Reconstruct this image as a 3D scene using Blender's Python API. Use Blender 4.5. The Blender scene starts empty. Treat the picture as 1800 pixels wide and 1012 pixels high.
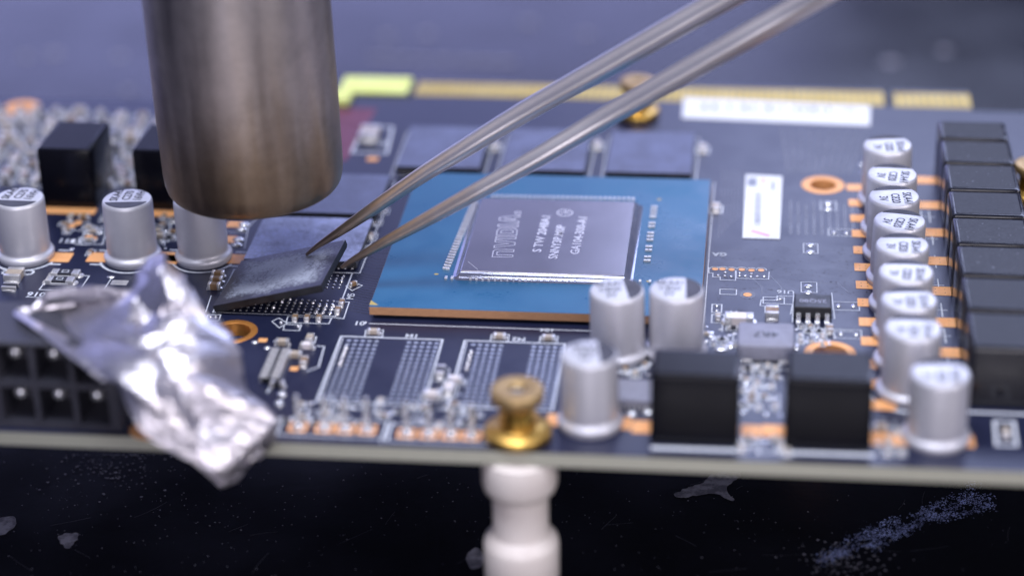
import bpy, bmesh, math, random
from mathutils import Vector, Matrix, noise

# ------------------------------------------------------------------ camera, world, light
# All measures below are millimetres on the board; S turns them into scene units (1 unit = 1 cm).
S = 0.1
F_PX, CX, CY = 3910.6, 900.0, 506.0
CAM = Vector((43.408, -220.84, 117.677))
PITCH, YAW, ROLL = 0.4706956, -0.1217166, -0.0237594
cp, sp, cy_, sy_ = math.cos(PITCH), math.sin(PITCH), math.cos(YAW), math.sin(YAW)
FWD = Vector((sy_ * cp, cy_ * cp, -sp))
_r = Vector((cy_, -sy_, 0)); _u = _r.cross(FWD)
RIGHT = _r * math.cos(ROLL) + _u * math.sin(ROLL)
UP = -_r * math.sin(ROLL) + _u * math.cos(ROLL)

scene = bpy.context.scene
col = scene.collection
scene.unit_settings.scale_length = 0.01
cam_d = bpy.data.cameras.new('camera'); cam = bpy.data.objects.new('camera', cam_d); col.objects.link(cam)
m = Matrix((RIGHT, UP, -FWD)).transposed().to_4x4(); m.translation = CAM * S
cam.matrix_world = m
cam_d.sensor_width = 36; cam_d.lens = F_PX / 1800 * 36
cam_d.clip_start = 0.5; cam_d.clip_end = 2000
cam_d.dof.use_dof = True; cam_d.dof.focus_distance = 25.9; cam_d.dof.aperture_fstop = 0.096
cam_d.dof.aperture_blades = 0
scene.camera = cam

world = bpy.data.worlds.new('World'); scene.world = world; world.use_nodes = True
bg = world.node_tree.nodes['Background']
bg.inputs[0].default_value = (0.48, 0.53, 1.0, 1); bg.inputs[1].default_value = 0.22

def area_lamp(name, loc, target, sx, sy, power, color):
    d = bpy.data.lights.new(name, 'AREA'); d.shape = 'RECTANGLE'; d.size = sx; d.size_y = sy
    d.energy = power; d.color = color
    o = bpy.data.objects.new(name, d); col.objects.link(o); o.location = loc
    o.rotation_euler = (Vector(target) - Vector(loc)).to_track_quat('-Z', 'Y').to_euler()
    return o
area_lamp('bench_lamp', (-2, -10, 54), (1, 2, 0), 32, 24, 38500, (0.87, 0.90, 1.0))
area_lamp('front_fill', (6, -62, 18), (1, 0, 1), 40, 30, 16500, (0.97, 0.92, 1.0))  # unseen fill added low in front to brighten cans and nozzle
area_lamp('side_highlight_fill', (50, -34, 27), (4, 0, 4), 12, 26, 13000, (1.0, 0.94, 0.96))  # added out of view for streak highlights on nozzle and tweezers
area_lamp('backdrop_fill', (-72, 115, 36), (0, 10, 0), 190, 46, 58000, (0.44, 0.47, 0.97))  # added panel standing in for bluish surroundings mirrored in the mat
area_lamp('rear_sheen_fill', (19, 64, 42), (4, 2, 0), 40, 28, 21500, (0.58, 0.65, 1.0))  # unseen soft source added behind for the sheen on board and die

vs = scene.view_settings
vs.view_transform = 'Standard'; vs.look = 'None'; vs.exposure = 0.0; vs.gamma = 1.0; vs.use_curve_mapping = False
scene.cycles.use_denoising = True
scene.cycles.max_bounces = 8
scene.cycles.caustics_reflective = False
scene.cycles.caustics_refractive = False

random.seed(11)
PI = math.pi

# ------------------------------------------------------------------ helpers
def ray(px, py):
    return FWD + RIGHT * ((px - CX) / F_PX) + UP * ((CY - py) / F_PX)
def B(px, py, z=0.0):
    """point of the horizontal plane at height z (mm) seen at a photograph pixel"""
    d = ray(px, py); t = (z - CAM.z) / d.z
    return CAM + d * t
def D(px, py, depth):
    return CAM + ray(px, py) * depth

class MB:
    def __init__(s): s.v = []; s.f = []; s.mi = []
    def add(s, vs_, fs, mi=0):
        k = len(s.v); s.v += [tuple(v) for v in vs_]; s.f += [tuple(i + k for i in f) for f in fs]; s.mi += [mi] * len(fs)
    def box(s, x0, x1, y0, y1, z0, z1, mi=0):
        s.add([(x0,y0,z0),(x1,y0,z0),(x1,y1,z0),(x0,y1,z0),(x0,y0,z1),(x1,y0,z1),(x1,y1,z1),(x0,y1,z1)],
              [(3,2,1,0),(4,5,6,7),(0,1,5,4),(1,2,6,5),(2,3,7,6),(3,0,4,7)], mi)
    def bbox(s, x0, x1, y0, y1, z0, z1, b, r=0.0, seg=3, mi=0, taper=0.0):
        """box with rounded upright corners (r) and a chamfered, slightly drawn-in top (b)"""
        def ring(ins, z, rr):
            a0, a1, c0, c1 = x0 + ins, x1 - ins, y0 + ins, y1 - ins
            rr = max(rr, 1e-3); pts = []
            for (cx, cyy, a) in ((a1 - rr, c1 - rr, 0), (a0 + rr, c1 - rr, 90), (a0 + rr, c0 + rr, 180), (a1 - rr, c0 + rr, 270)):
                for k in range(seg + 1):
                    t = math.radians(a + 90 * k / seg); pts.append((cx + rr * math.cos(t), cyy + rr * math.sin(t), z))
            return pts
        r = max(r, b)
        rings = [ring(taper * 0, z0, r), ring(taper * .9, z1 - b, r), ring(taper + b * .3, z1 - b * .3, r * .9), ring(taper + b, z1, r * .7)]
        n = len(rings[0]); vs_ = sum(rings, []); fs = []
        for k in range(3):
            for i in range(n): j = (i + 1) % n; fs.append((k*n+i, k*n+j, (k+1)*n+j, (k+1)*n+i))
        fs.append(tuple(range(3*n, 4*n))); fs.append(tuple(reversed(range(n))))
        s.add(vs_, fs, mi)
    def lathe(s, prof, n=40, cx=0, cyy=0, mi=0, close=False):
        k0 = len(prof); vs_ = []; fs = []
        for (r, z) in prof:
            for i in range(n): a = 2*PI*i/n; vs_.append((cx + r*math.cos(a), cyy + r*math.sin(a), z))
        for k in range(k0 - 1):
            for i in range(n): j = (i+1) % n; fs.append((k*n+i, k*n+j, (k+1)*n+j, (k+1)*n+i))
        if close:
            for i in range(n): j = (i+1) % n; fs.append(((k0-1)*n+i, (k0-1)*n+j, j, i))
        s.add(vs_, fs, mi)
    def dome(s, cx, cyy, z, rx, ry, h, n=8, mi=0):
        vs_ = [(cx + rx*math.cos(2*PI*i/n), cyy + ry*math.sin(2*PI*i/n), z) for i in range(n)]
        vs_ += [(cx + .75*rx*math.cos(2*PI*i/n), cyy + .75*ry*math.sin(2*PI*i/n), z + h*.7) for i in range(n)] + [(cx, cyy, z + h)]
        fs = [(i, (i+1) % n, n+(i+1) % n, n+i) for i in range(n)] + [(n+i, n+(i+1) % n, 2*n) for i in range(n)]
        s.add(vs_, fs, mi)
    def disc(s, cx, cyy, z, rx, ry, n=24, mi=0):
        s.add([(cx + rx*math.cos(2*PI*i/n), cyy + ry*math.sin(2*PI*i/n), z) for i in range(n)], [tuple(range(n))], mi)
    def annulus(s, cx, cyy, z, r0, r1, n=24, a0=0, a1=360, mi=0, sy=1.0):
        full = (a1 - a0) >= 360; m_ = n if full else n + 1; vs_ = []
        for i in range(m_):
            a = math.radians(a0 + (a1 - a0) * i / n)
            vs_ += [(cx + r0*math.cos(a), cyy + sy*r0*math.sin(a), z), (cx + r1*math.cos(a), cyy + sy*r1*math.sin(a), z)]
        fs = []
        for i in range(n):
            j = (i+1) % m_; fs.append((2*i, 2*i+1, 2*j+1, 2*j))
        s.add(vs_, fs, mi)
    def line(s, pts, w, z, closed=False, mi=0):
        """flat ribbon along a polyline on the board"""
        pts = [Vector((p[0], p[1], 0)) for p in pts]
        n = len(pts); seg = [(i, (i+1) % n) for i in range(n if closed else n-1)]
        for (i, j) in seg:
            a, b = pts[i], pts[j]; d = b - a
            if d.length < 1e-6: continue
            d.normalize(); q = Vector((-d.y, d.x, 0)) * (w/2); e = d * (w/2)
            a2, b2 = a - e, b + e
            zz = z + 0.0006 * ((len(s.f)) % 5)
            s.add([(a2-q).to_tuple()[:2] + (zz,), (b2-q).to_tuple()[:2] + (zz,), (b2+q).to_tuple()[:2] + (zz,), (a2+q).to_tuple()[:2] + (zz,)], [(0,1,2,3)], mi)
    def mesh(s, name, mats, smooth=False):
        me = bpy.data.meshes.new(name)
        me.from_pydata([(x*S, y*S, z*S) for (x, y, z) in s.v], [], s.f)
        for mt in (mats if isinstance(mats, (list, tuple)) else [mats]): me.materials.append(mt)
        if any(s.mi): me.polygons.foreach_set('material_index', s.mi)
        if smooth: me.polygons.foreach_set('use_smooth', [True] * len(me.polygons))
        me.update()
        if smooth is not True and smooth: me.set_sharp_from_angle(angle=math.radians(smooth))
        return me
    def build(s, name, mats, parent=None, smooth=False, loc=(0, 0, 0)):
        return obj(name, s.mesh(name, mats, smooth), parent, loc)

def obj(name, me, parent=None, loc=(0, 0, 0), rz=0.0):
    o = bpy.data.objects.new(name, me); col.objects.link(o)
    o.parent = parent; o.location = Vector(loc) * S; o.rotation_euler.z = rz
    return o
def tag(o, label=None, cat=None, group=None, kind=None):
    if label: o['label'] = label
    if cat: o['category'] = cat
    if group: o['group'] = group
    if kind: o['kind'] = kind
    return o
def empty(name, parent=None, loc=(0, 0, 0), rz=0.0):
    o = obj(name, None, parent, loc, rz); o.empty_display_size = 0.2; return o

# ------------------------------------------------------------------ materials
def mat(name, c, rough=0.5, metal=0.0, c2=None, scale=4.0, rvar=0.1, bump=0.0, bscale=20.0, spec=0.5, coat=0.0, stretch=None, lo=.35, hi=.65):
    mt = bpy.data.materials.new(name); mt.use_nodes = True; nt = mt.node_tree; N = nt.nodes; L = nt.links
    b = N['Principled BSDF']
    b.inputs['Metallic'].default_value = metal; b.inputs['Specular IOR Level'].default_value = spec
    if coat: b.inputs['Coat Weight'].default_value = coat; b.inputs['Coat Roughness'].default_value = .1
    geo = N.new('ShaderNodeNewGeometry'); src = geo.outputs['Position']
    if stretch:
        mp = N.new('ShaderNodeMapping'); mp.inputs['Scale'].default_value = stretch; L.new(src, mp.inputs[0]); src = mp.outputs[0]
    nz = N.new('ShaderNodeTexNoise'); nz.inputs['Scale'].default_value = scale; nz.inputs['Detail'].default_value = 6; nz.inputs['Roughness'].default_value = .6
    L.new(src, nz.inputs['Vector'])
    mr = N.new('ShaderNodeMapRange'); mr.inputs[1].default_value = lo; mr.inputs[2].default_value = hi; L.new(nz.outputs['Fac'], mr.inputs[0])
    mx = N.new('ShaderNodeMix'); mx.data_type = 'RGBA'
    c2 = c2 or tuple(x * .8 for x in c)
    mx.inputs[6].default_value = (*c, 1); mx.inputs[7].default_value = (*c2, 1); L.new(mr.outputs[0], mx.inputs[0]); L.new(mx.outputs[2], b.inputs['Base Color'])
    rr = N.new('ShaderNodeMapRange'); rr.inputs[3].default_value = max(.02, rough - rvar); rr.inputs[4].default_value = min(1, rough + rvar)
    rr.inputs[1].default_value = .3; rr.inputs[2].default_value = .7
    L.new(nz.outputs['Fac'], rr.inputs[0]); L.new(rr.outputs[0], b.inputs['Roughness'])
    if bump:
        n2 = N.new('ShaderNodeTexNoise'); n2.inputs['Scale'].default_value = bscale; n2.inputs['Detail'].default_value = 4; L.new(src, n2.inputs['Vector'])
        bp = N.new('ShaderNodeBump'); bp.inputs['Strength'].default_value = bump; bp.inputs['Distance'].default_value = .01
        L.new(n2.outputs['Fac'], bp.inputs['Height']); L.new(bp.outputs[0], b.inputs['Normal'])
    return mt

M = {}
M['mask'] = mat('black_solder_mask', (.011, .014, .040), .32, c2=(.014, .017, .045), scale=2.5, rvar=.04, bump=.03, bscale=60)
M['fr4'] = mat('bare_fibreglass', (.50, .49, .40), .6, c2=(.42, .42, .34), scale=9, stretch=(1, 1, 12), bump=.2, bscale=40)
M['silk'] = mat('white_ink', (.72, .74, .80), .6, c2=(.55, .58, .66), scale=25)
M['ringtin'] = mat('dull_pad_tin', (.42, .47, .60), .45, .3, c2=(.30, .33, .44), scale=20)
M['copper'] = mat('bare_copper', (1.0, .50, .20), .5, .15, c2=(.93, .43, .16), scale=6, rvar=.12, bump=.08, bscale=50)
M['barrel'] = mat('hole_copper', (.85, .38, .10), .35, .6, c2=(.6, .24, .06), scale=6)
M['via'] = mat('via_dark', (.03, .02, .02), .5)
M['gold'] = mat('gold_contact', (.66, .50, .15), .5, .45, c2=(.58, .43, .12), scale=3)
M['tab'] = mat('pale_tab', (.86, .93, .30), .5, c2=(.80, .86, .22), scale=3)
M['can'] = mat('satin_aluminium', (.70, .69, .74), .46, .5, c2=(.66, .65, .70), scale=5, rvar=.04, bump=.05, bscale=80)
M['cantop'] = mat('printed_can_top', (.66, .66, .71), .42, .3, c2=(.60, .60, .65), scale=8, rvar=.06)
M['ink'] = mat('black_ink', (.02, .02, .03), .5)
M['stripe'] = mat('polarity_ink', (.075, .075, .10), .6, 0, spec=.3)
M['greybase'] = mat('grey_resin_base', (.42, .42, .48), .5)
M['ferrite'] = mat('black_ferrite', (.006, .006, .008), .34, c2=(.12, .12, .15), scale=24, spec=.14, rvar=.05, bump=.06, bscale=45, lo=.66, hi=.78)
M['ferrite_dusty'] = mat('dusty_black_ferrite', (.008, .008, .010), .34, spec=.14, c2=(.30, .31, .38), scale=17, rvar=.06, bump=.08, bscale=50, lo=.62, hi=.76)
M['ferrite_edge'] = mat('polished_ferrite_edge', (.005, .005, .008), .15, spec=.22, rvar=.03, bump=.05, bscale=40)
M['ferrite_bright_edge'] = mat('glossy_ferrite_edge', (.006, .006, .010), .2, spec=.55, bump=.06, bscale=40)
M['greyblock'] = mat('grey_moulded_block', (.27, .27, .34), .5, c2=(.24, .24, .30), scale=8, bump=.15, bscale=70)
M['plastic'] = mat('black_moulding', (.012, .012, .015), .42, c2=(.022, .022, .026), scale=6, bump=.1, bscale=80)
M['connector'] = mat('connector_plastic', (.036, .036, .050), .45, c2=(.050, .050, .066), scale=2, bump=.08, bscale=50)
M['solder'] = mat('bright_solder', (.84, .84, .86), .26, .75, c2=(.66, .66, .70), scale=12, rvar=.1, bump=.2, bscale=30)
M['tin'] = mat('tinned_terminal', (.80, .79, .78), .34, .7, c2=(.62, .60, .60), scale=14, rvar=.1)
M['mlcc'] = mat('ceramic_brown', (.30, .19, .10), .45, c2=(.22, .13, .07), scale=12)
M['mlcc2'] = mat('ceramic_tan', (.50, .42, .34), .45, c2=(.40, .33, .27), scale=12)
M['res'] = mat('resistor_black', (.020, .020, .026), .4, c2=(.03, .03, .04), scale=9)
M['resw'] = mat('resistor_ceramic', (.62, .62, .66), .5)
M['led'] = mat('white_ceramic', (.82, .76, .80), .4, c2=(.74, .66, .62), scale=7)
M['pkg'] = mat('blue_package_mask', (.007, .104, .228), .34, c2=(.011, .120, .250), scale=1.6, rvar=.11, bump=.02, bscale=60)
M['core'] = mat('package_core', (.52, .27, .13), .6, c2=(.40, .20, .10), scale=10, stretch=(1, 1, 10), bump=.15, bscale=40)
M['die'] = mat('polished_silicon', (.42, .40, .42), .22, .92, c2=(.40, .38, .40), scale=1.5, rvar=.02)
M['fillet'] = mat('clear_underfill', (.30, .31, .40), .12, .55, c2=(.22, .24, .34), scale=4, rvar=.03)
M['etch'] = mat('laser_etch', (.74, .74, .88), .6, 0)
M['brass'] = mat('brass', (.78, .50, .12), .34, 1.0, c2=(.52, .32, .09), scale=4, rvar=.12, bump=.08, bscale=40)
M['brass_worn'] = mat('worn_brass', (.60, .42, .20), .48, .85, c2=(.42, .28, .13), scale=5, rvar=.1, bump=.15, bscale=40)
M['nylon'] = mat('white_nylon', (.82, .75, .70), .42, c2=(.75, .67, .62), scale=2.5, bump=.06, bscale=40)
M['paper'] = mat('white_paper', (.86, .87, .90), .6, c2=(.80, .81, .85), scale=6)
M['barcode'] = mat('grey_print', (.30, .32, .42), .6)
M['pink'] = mat('pink_print', (.85, .42, .60), .6)
M['maroon'] = mat('maroon_patch', (.16, .03, .06), .4)
M['trace'] = mat('covered_trace', (.030, .029, .042), .26, c2=(.022, .022, .034), scale=3, rvar=.05)

def foil_material():
    mt = mat('aluminium_foil', (.66, .63, .67), .36, 1.0, c2=(.60, .57, .62), scale=3, rvar=.06, bump=.06, bscale=12)
    return mt
M['foil'] = foil_material()

def residue_material(name, amount, margin=None, soft=.36, top=.44, blue=1.5):
    """black epoxy with a chalky rubbed residue; margin = (w, h) keeps a rim of the plate clean"""
    mt = bpy.data.materials.new(name); mt.use_nodes = True; nt = mt.node_tree; N = nt.nodes; L = nt.links; b = N['Principled BSDF']
    geo = N.new('ShaderNodeNewGeometry'); tc = N.new('ShaderNodeTexCoord')
    big = N.new('ShaderNodeTexNoise'); big.inputs['Scale'].default_value = 2.6; big.inputs['Detail'].default_value = 5; big.inputs['Roughness'].default_value = .65
    fine = N.new('ShaderNodeTexNoise'); fine.inputs['Scale'].default_value = 26; fine.inputs['Detail'].default_value = 5; fine.inputs['Roughness'].default_value = .7
    src = tc.outputs['Object'] if margin else geo.outputs['Position']
    L.new(src, big.inputs['Vector']); L.new(src, fine.inputs['Vector'])
    add = N.new('ShaderNodeMath'); add.operation = 'ADD'
    mu = N.new('ShaderNodeMath'); mu.operation = 'MULTIPLY'; mu.inputs[1].default_value = .9
    L.new(fine.outputs['Fac'], mu.inputs[0]); L.new(big.outputs['Fac'], add.inputs[0]); L.new(mu.outputs[0], add.inputs[1])
    val = add.outputs[0]
    if margin:
        sx = N.new('ShaderNodeSeparateXYZ'); L.new(tc.outputs['Object'], sx.inputs[0])
        def edge(sock, size):
            a = N.new('ShaderNodeMath'); a.operation = 'SUBTRACT'; a.inputs[0].default_value = size; L.new(sock, a.inputs[1])
            mn = N.new('ShaderNodeMath'); mn.operation = 'MINIMUM'; L.new(a.outputs[0], mn.inputs[0]); L.new(sock, mn.inputs[1])
            return mn.outputs[0]
        e = N.new('ShaderNodeMath'); e.operation = 'MINIMUM'
        L.new(edge(sx.outputs[0], margin[0]), e.inputs[0]); L.new(edge(sx.outputs[1], margin[1]), e.inputs[1])
        rg = N.new('ShaderNodeMapRange'); rg.inputs[1].default_value = .03; rg.inputs[2].default_value = .24; rg.inputs[3].default_value = -.30; rg.inputs[4].default_value = .07
        L.new(e.outputs[0], rg.inputs[0])
        a2 = N.new('ShaderNodeMath'); a2.operation = 'ADD'; L.new(val, a2.inputs[0]); L.new(rg.outputs[0], a2.inputs[1]); val = a2.outputs[0]
    mr = N.new('ShaderNodeMapRange'); mr.inputs[1].default_value = 1.06 - amount; mr.inputs[2].default_value = 1.06 + soft - amount
    L.new(val, mr.inputs[0])
    mx = N.new('ShaderNodeMix'); mx.data_type = 'RGBA'
    mx.inputs[6].default_value = (.028, .028, .045, 1); mx.inputs[7].default_value = (top * .95, top * (1 + (blue - 1) * .09), top * blue, 1)
    L.new(mr.outputs[0], mx.inputs[0]); L.new(mx.outputs[2], b.inputs['Base Color'])
    rr = N.new('ShaderNodeMapRange'); rr.inputs[3].default_value = .40; rr.inputs[4].default_value = .75
    L.new(mr.outputs[0], rr.inputs[0]); L.new(rr.outputs[0], b.inputs['Roughness'])
    bp = N.new('ShaderNodeBump'); bp.inputs['Strength'].default_value = .25; bp.inputs['Distance'].default_value = .01
    L.new(val, bp.inputs['Height']); L.new(bp.outputs[0], b.inputs['Normal'])
    return mt
M['memory'] = residue_material('chalky_black_epoxy', .46, None, .62, .50, 1.7)
M['memory_far'] = residue_material('chalky_black_epoxy_even', .62, None, 1.0, .22, 1.9)
M['lifted'] = residue_material('chalky_black_epoxy_rubbed', .31, (1.34, 1.2), .28, .40, 1.2)

def nozzle_material():
    mt = bpy.data.materials.new('heat_tinted_steel'); mt.use_nodes = True; nt = mt.node_tree; N = nt.nodes; L = nt.links; b = N['Principled BSDF']
    b.inputs['Metallic'].default_value = 1.0
    tc = N.new('ShaderNodeTexCoord'); sx = N.new('ShaderNodeSeparateXYZ'); L.new(tc.outputs['Object'], sx.inputs[0])
    mp = N.new('ShaderNodeMapping'); mp.inputs['Scale'].default_value = (3.2, 3.2, .35); L.new(tc.outputs['Object'], mp.inputs[0])
    nz = N.new('ShaderNodeTexNoise'); nz.inputs['Scale'].default_value = 1.4; nz.inputs['Detail'].default_value = 6; L.new(mp.outputs[0], nz.inputs['Vector'])
    n2 = N.new('ShaderNodeTexNoise'); n2.inputs['Scale'].default_value = 3.0; n2.inputs['Detail'].default_value = 8; n2.inputs['Roughness'].default_value = .7; L.new(tc.outputs['Object'], n2.inputs['Vector'])
    h = N.new('ShaderNodeMath'); h.operation = 'MULTIPLY_ADD'; h.inputs[1].default_value = .36; L.new(sx.outputs[2], h.inputs[0])
    k = N.new('ShaderNodeMath'); k.operation = 'MULTIPLY_ADD'; k.inputs[1].default_value = .55; k.inputs[2].default_value = -.27; L.new(nz.outputs['Fac'], k.inputs[0])
    L.new(k.outputs[0], h.inputs[2])
    cr = N.new('ShaderNodeValToRGB'); e = cr.color_ramp.elements
    e[0].position = 0; e[0].color = (.30, .21, .13, 1); e[1].position = 1; e[1].color = (.56, .51, .51, 1)
    x = e.new(.22); x.color = (.40, .30, .21, 1); x = e.new(.55); x.color = (.56, .48, .44, 1)
    L.new(h.outputs[0], cr.inputs[0])
    mx = N.new('ShaderNodeMix'); mx.data_type = 'RGBA'; mx.blend_type = 'MULTIPLY'; mx.inputs[0].default_value = .55
    mr = N.new('ShaderNodeMapRange'); mr.inputs[1].default_value = .3; mr.inputs[2].default_value = .6; mr.inputs[3].default_value = .55; mr.inputs[4].default_value = 1.0
    L.new(n2.outputs['Fac'], mr.inputs[0]); L.new(cr.outputs[0], mx.inputs[6]); L.new(mr.outputs[0], mx.inputs[7]); L.new(mx.outputs[2], b.inputs['Base Color'])
    rr = N.new('ShaderNodeMapRange'); rr.inputs[1].default_value = .3; rr.inputs[2].default_value = .7; rr.inputs[3].default_value = .36; rr.inputs[4].default_value = .52
    L.new(nz.outputs['Fac'], rr.inputs[0]); L.new(rr.outputs[0], b.inputs['Roughness'])
    bp = N.new('ShaderNodeBump'); bp.inputs['Strength'].default_value = .12; bp.inputs['Distance'].default_value = .02
    L.new(nz.outputs['Fac'], bp.inputs['Height']); L.new(bp.outputs[0], b.inputs['Normal'])
    return mt
M['nozzle'] = nozzle_material()

def tweezer_material():
    mt = bpy.data.materials.new('stainless_heat_tinted_tip'); mt.use_nodes = True; nt = mt.node_tree; N = nt.nodes; L = nt.links; b = N['Principled BSDF']
    b.inputs['Metallic'].default_value = .86
    tc = N.new('ShaderNodeTexCoord'); ln = N.new('ShaderNodeVectorMath'); ln.operation = 'LENGTH'; L.new(tc.outputs['Object'], ln.inputs[0])
    nz = N.new('ShaderNodeTexNoise'); nz.inputs['Scale'].default_value = 5; nz.inputs['Detail'].default_value = 5; L.new(tc.outputs['Object'], nz.inputs['Vector'])
    a = N.new('ShaderNodeMath'); a.operation = 'MULTIPLY_ADD'; a.inputs[1].default_value = .9; L.new(nz.outputs['Fac'], a.inputs[0]); L.new(ln.outputs['Value'], a.inputs[2])
    mr = N.new('ShaderNodeMapRange'); mr.inputs[1].default_value = .3; mr.inputs[2].default_value = 2.6; L.new(a.outputs[0], mr.inputs[0])
    cr = N.new('ShaderNodeValToRGB'); e = cr.color_ramp.elements
    e[0].position = 0; e[0].color = (.16, .11, .08, 1); e[1].position = 1; e[1].color = (.64, .61, .62, 1)
    x = e.new(.45); x.color = (.48, .38, .30, 1); L.new(mr.outputs[0], cr.inputs[0]); L.new(cr.outputs[0], b.inputs['Base Color'])
    rr = N.new('ShaderNodeMapRange'); rr.inputs[3].default_value = .27; rr.inputs[4].default_value = .32; L.new(nz.outputs['Fac'], rr.inputs[0]); L.new(rr.outputs[0], b.inputs['Roughness'])
    return mt
M['tweezer'] = tweezer_material()

def mat_material():
    mt = bpy.data.materials.new('worn_black_bench_mat'); mt.use_nodes = True; nt = mt.node_tree; N = nt.nodes; L = nt.links; b = N['Principled BSDF']
    geo = N.new('ShaderNodeNewGeometry')
    vo = N.new('ShaderNodeTexVoronoi'); vo.inputs['Scale'].default_value = 2.2; vo.inputs['Randomness'].default_value = 1; L.new(geo.outputs['Position'], vo.inputs['Vector'])
    th = N.new('ShaderNodeMapRange'); th.inputs[1].default_value = .075; th.inputs[2].default_value = .03; L.new(vo.outputs['Distance'], th.inputs[0])
    big = N.new('ShaderNodeTexNoise'); big.inputs['Scale'].default_value = .55; big.inputs['Detail'].default_value = 4; L.new(geo.outputs['Position'], big.inputs['Vector'])
    gate = N.new('ShaderNodeMapRange'); gate.inputs[1].default_value = .60; gate.inputs[2].default_value = .76; gate.inputs[4].default_value = .35; L.new(big.outputs['Fac'], gate.inputs[0])
    mm = N.new('ShaderNodeMath'); mm.operation = 'MULTIPLY'; L.new(th.outputs[0], mm.inputs[0]); L.new(gate.outputs[0], mm.inputs[1])
    sm = N.new('ShaderNodeTexNoise'); sm.inputs['Scale'].default_value = 7; sm.inputs['Detail'].default_value = 8; sm.inputs['Roughness'].default_value = .75; L.new(geo.outputs['Position'], sm.inputs['Vector'])
    sg = N.new('ShaderNodeMapRange'); sg.inputs[1].default_value = .60; sg.inputs[2].default_value = .80; sg.inputs[4].default_value = .10; L.new(sm.outputs['Fac'], sg.inputs[0])
    ad = N.new('ShaderNodeMath'); ad.operation = 'ADD'; ad.use_clamp = True; L.new(mm.outputs[0], ad.inputs[0]); L.new(sg.outputs[0], ad.inputs[1])
    mx = N.new('ShaderNodeMix'); mx.data_type = 'RGBA'; mx.inputs[6].default_value = (.003, .003, .005, 1); mx.inputs[7].default_value = (.22, .24, .32, 1)
    L.new(ad.outputs[0], mx.inputs[0]); L.new(mx.outputs[2], b.inputs['Base Color'])
    rr = N.new('ShaderNodeMapRange'); rr.inputs[1].default_value = .3; rr.inputs[2].default_value = .7; rr.inputs[3].default_value = .17; rr.inputs[4].default_value = .27; L.new(big.outputs['Fac'], rr.inputs[0]); L.new(rr.outputs[0], b.inputs['Roughness'])
    bp = N.new('ShaderNodeBump'); bp.inputs['Strength'].default_value = .15; bp.inputs['Distance'].default_value = .02; L.new(sm.outputs['Fac'], bp.inputs['Height']); L.new(bp.outputs[0], b.inputs['Normal'])
    return mt
M['bench'] = mat_material()
M['scuff'] = mat('faint_scuff', (.07, .07, .09), .6)
M['crumb'] = mat('pale_crumbs', (.24, .23, .28), .7)
M['stain'] = mat('dried_residue', (.20, .20, .25), .75, c2=(.08, .08, .11), scale=9, lo=.42, hi=.58)
def smear_material():
    mt = mat('blue_grey_smear', (.44, .54, 1.0), .6, c2=(.16, .19, .40), scale=5)
    return mt
M['smear'] = smear_material()

# ------------------------------------------------------------------ text
_tcache = {}
def text_mesh(body, size, mt, align='CENTER', sx=1.0):
    key = (body, size, mt.name, align, sx)
    if key in _tcache: return _tcache[key]
    c = bpy.data.curves.new('lettering', 'FONT'); c.body = body; c.size = size * S; c.align_x = align; c.align_y = 'CENTER'; c.resolution_u = 2; c.offset = size * S * .022
    o = bpy.data.objects.new('lettering', c); col.objects.link(o)
    bpy.context.view_layer.update()
    me = bpy.data.meshes.new_from_object(o.evaluated_get(bpy.context.evaluated_depsgraph_get()))
    bpy.data.objects.remove(o); bpy.data.curves.remove(c)
    if sx != 1.0:
        for v in me.vertices: v.co.x *= sx
    me.materials.clear(); me.materials.append(mt); me.name = 'lettering'
    _tcache[key] = me
    return me
def text(name, body, size, mt, parent, loc, rz=0.0, sx=1.0):
    return obj(name, text_mesh(body, size, mt, sx=sx), parent, loc, rz)

# ------------------------------------------------------------------ bench mat (setting)
MAT_Z = -22.0
g = MB(); g.add([(-1500, -600, MAT_Z), (1500, -600, MAT_Z), (1500, 2600, MAT_Z), (-1500, 2600, MAT_Z)], [(0, 1, 2, 3)])
bench = tag(g.build('work_mat', M['bench']), kind='structure')
def stain(name, pxs, mt, z=.05):
    g = MB(); raw = [B(x, y, MAT_Z) for (x, y) in pxs]; pts = []; k = len(raw)
    for i in range(k):
        p0, p1, p2, p3 = raw[i-1], raw[i], raw[(i+1) % k], raw[(i+2) % k]
        for j in range(5):
            q = j/5; v = .5*((2*p1) + (-p0+p2)*q + (2*p0-5*p1+4*p2-p3)*q*q + (-p0+3*p1-3*p2+p3)*q**3)
            pts.append(v + noise.noise_vector(v*1.7)*.28)
    g.add([(p.x, p.y, MAT_Z + z) for p in pts], [tuple(range(len(pts)))])
    return g.build(name, mt, bench)
stain('dried_stain', [(1183,869),(1205,858),(1235,848),(1262,828),(1302,832),(1285,850),(1276,862),(1290,877),(1283,880),(1258,868),(1225,871),(1200,874)], M['stain'])
stain('dried_stain', [(102,944),(118,937),(138,939),(130,955),(118,965),(108,955)], M['stain'])
stain('dried_stain', [(-10,915),(28,908),(20,930),(-10,942)], M['stain'])
stain('dried_stain', [(820,975),(838,962),(850,975),(850,990),(830,1000)], M['stain'])
rs = random.Random(3)
g = MB()                                                    # the streaky smear: a scatter of tiny dried flecks
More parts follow.
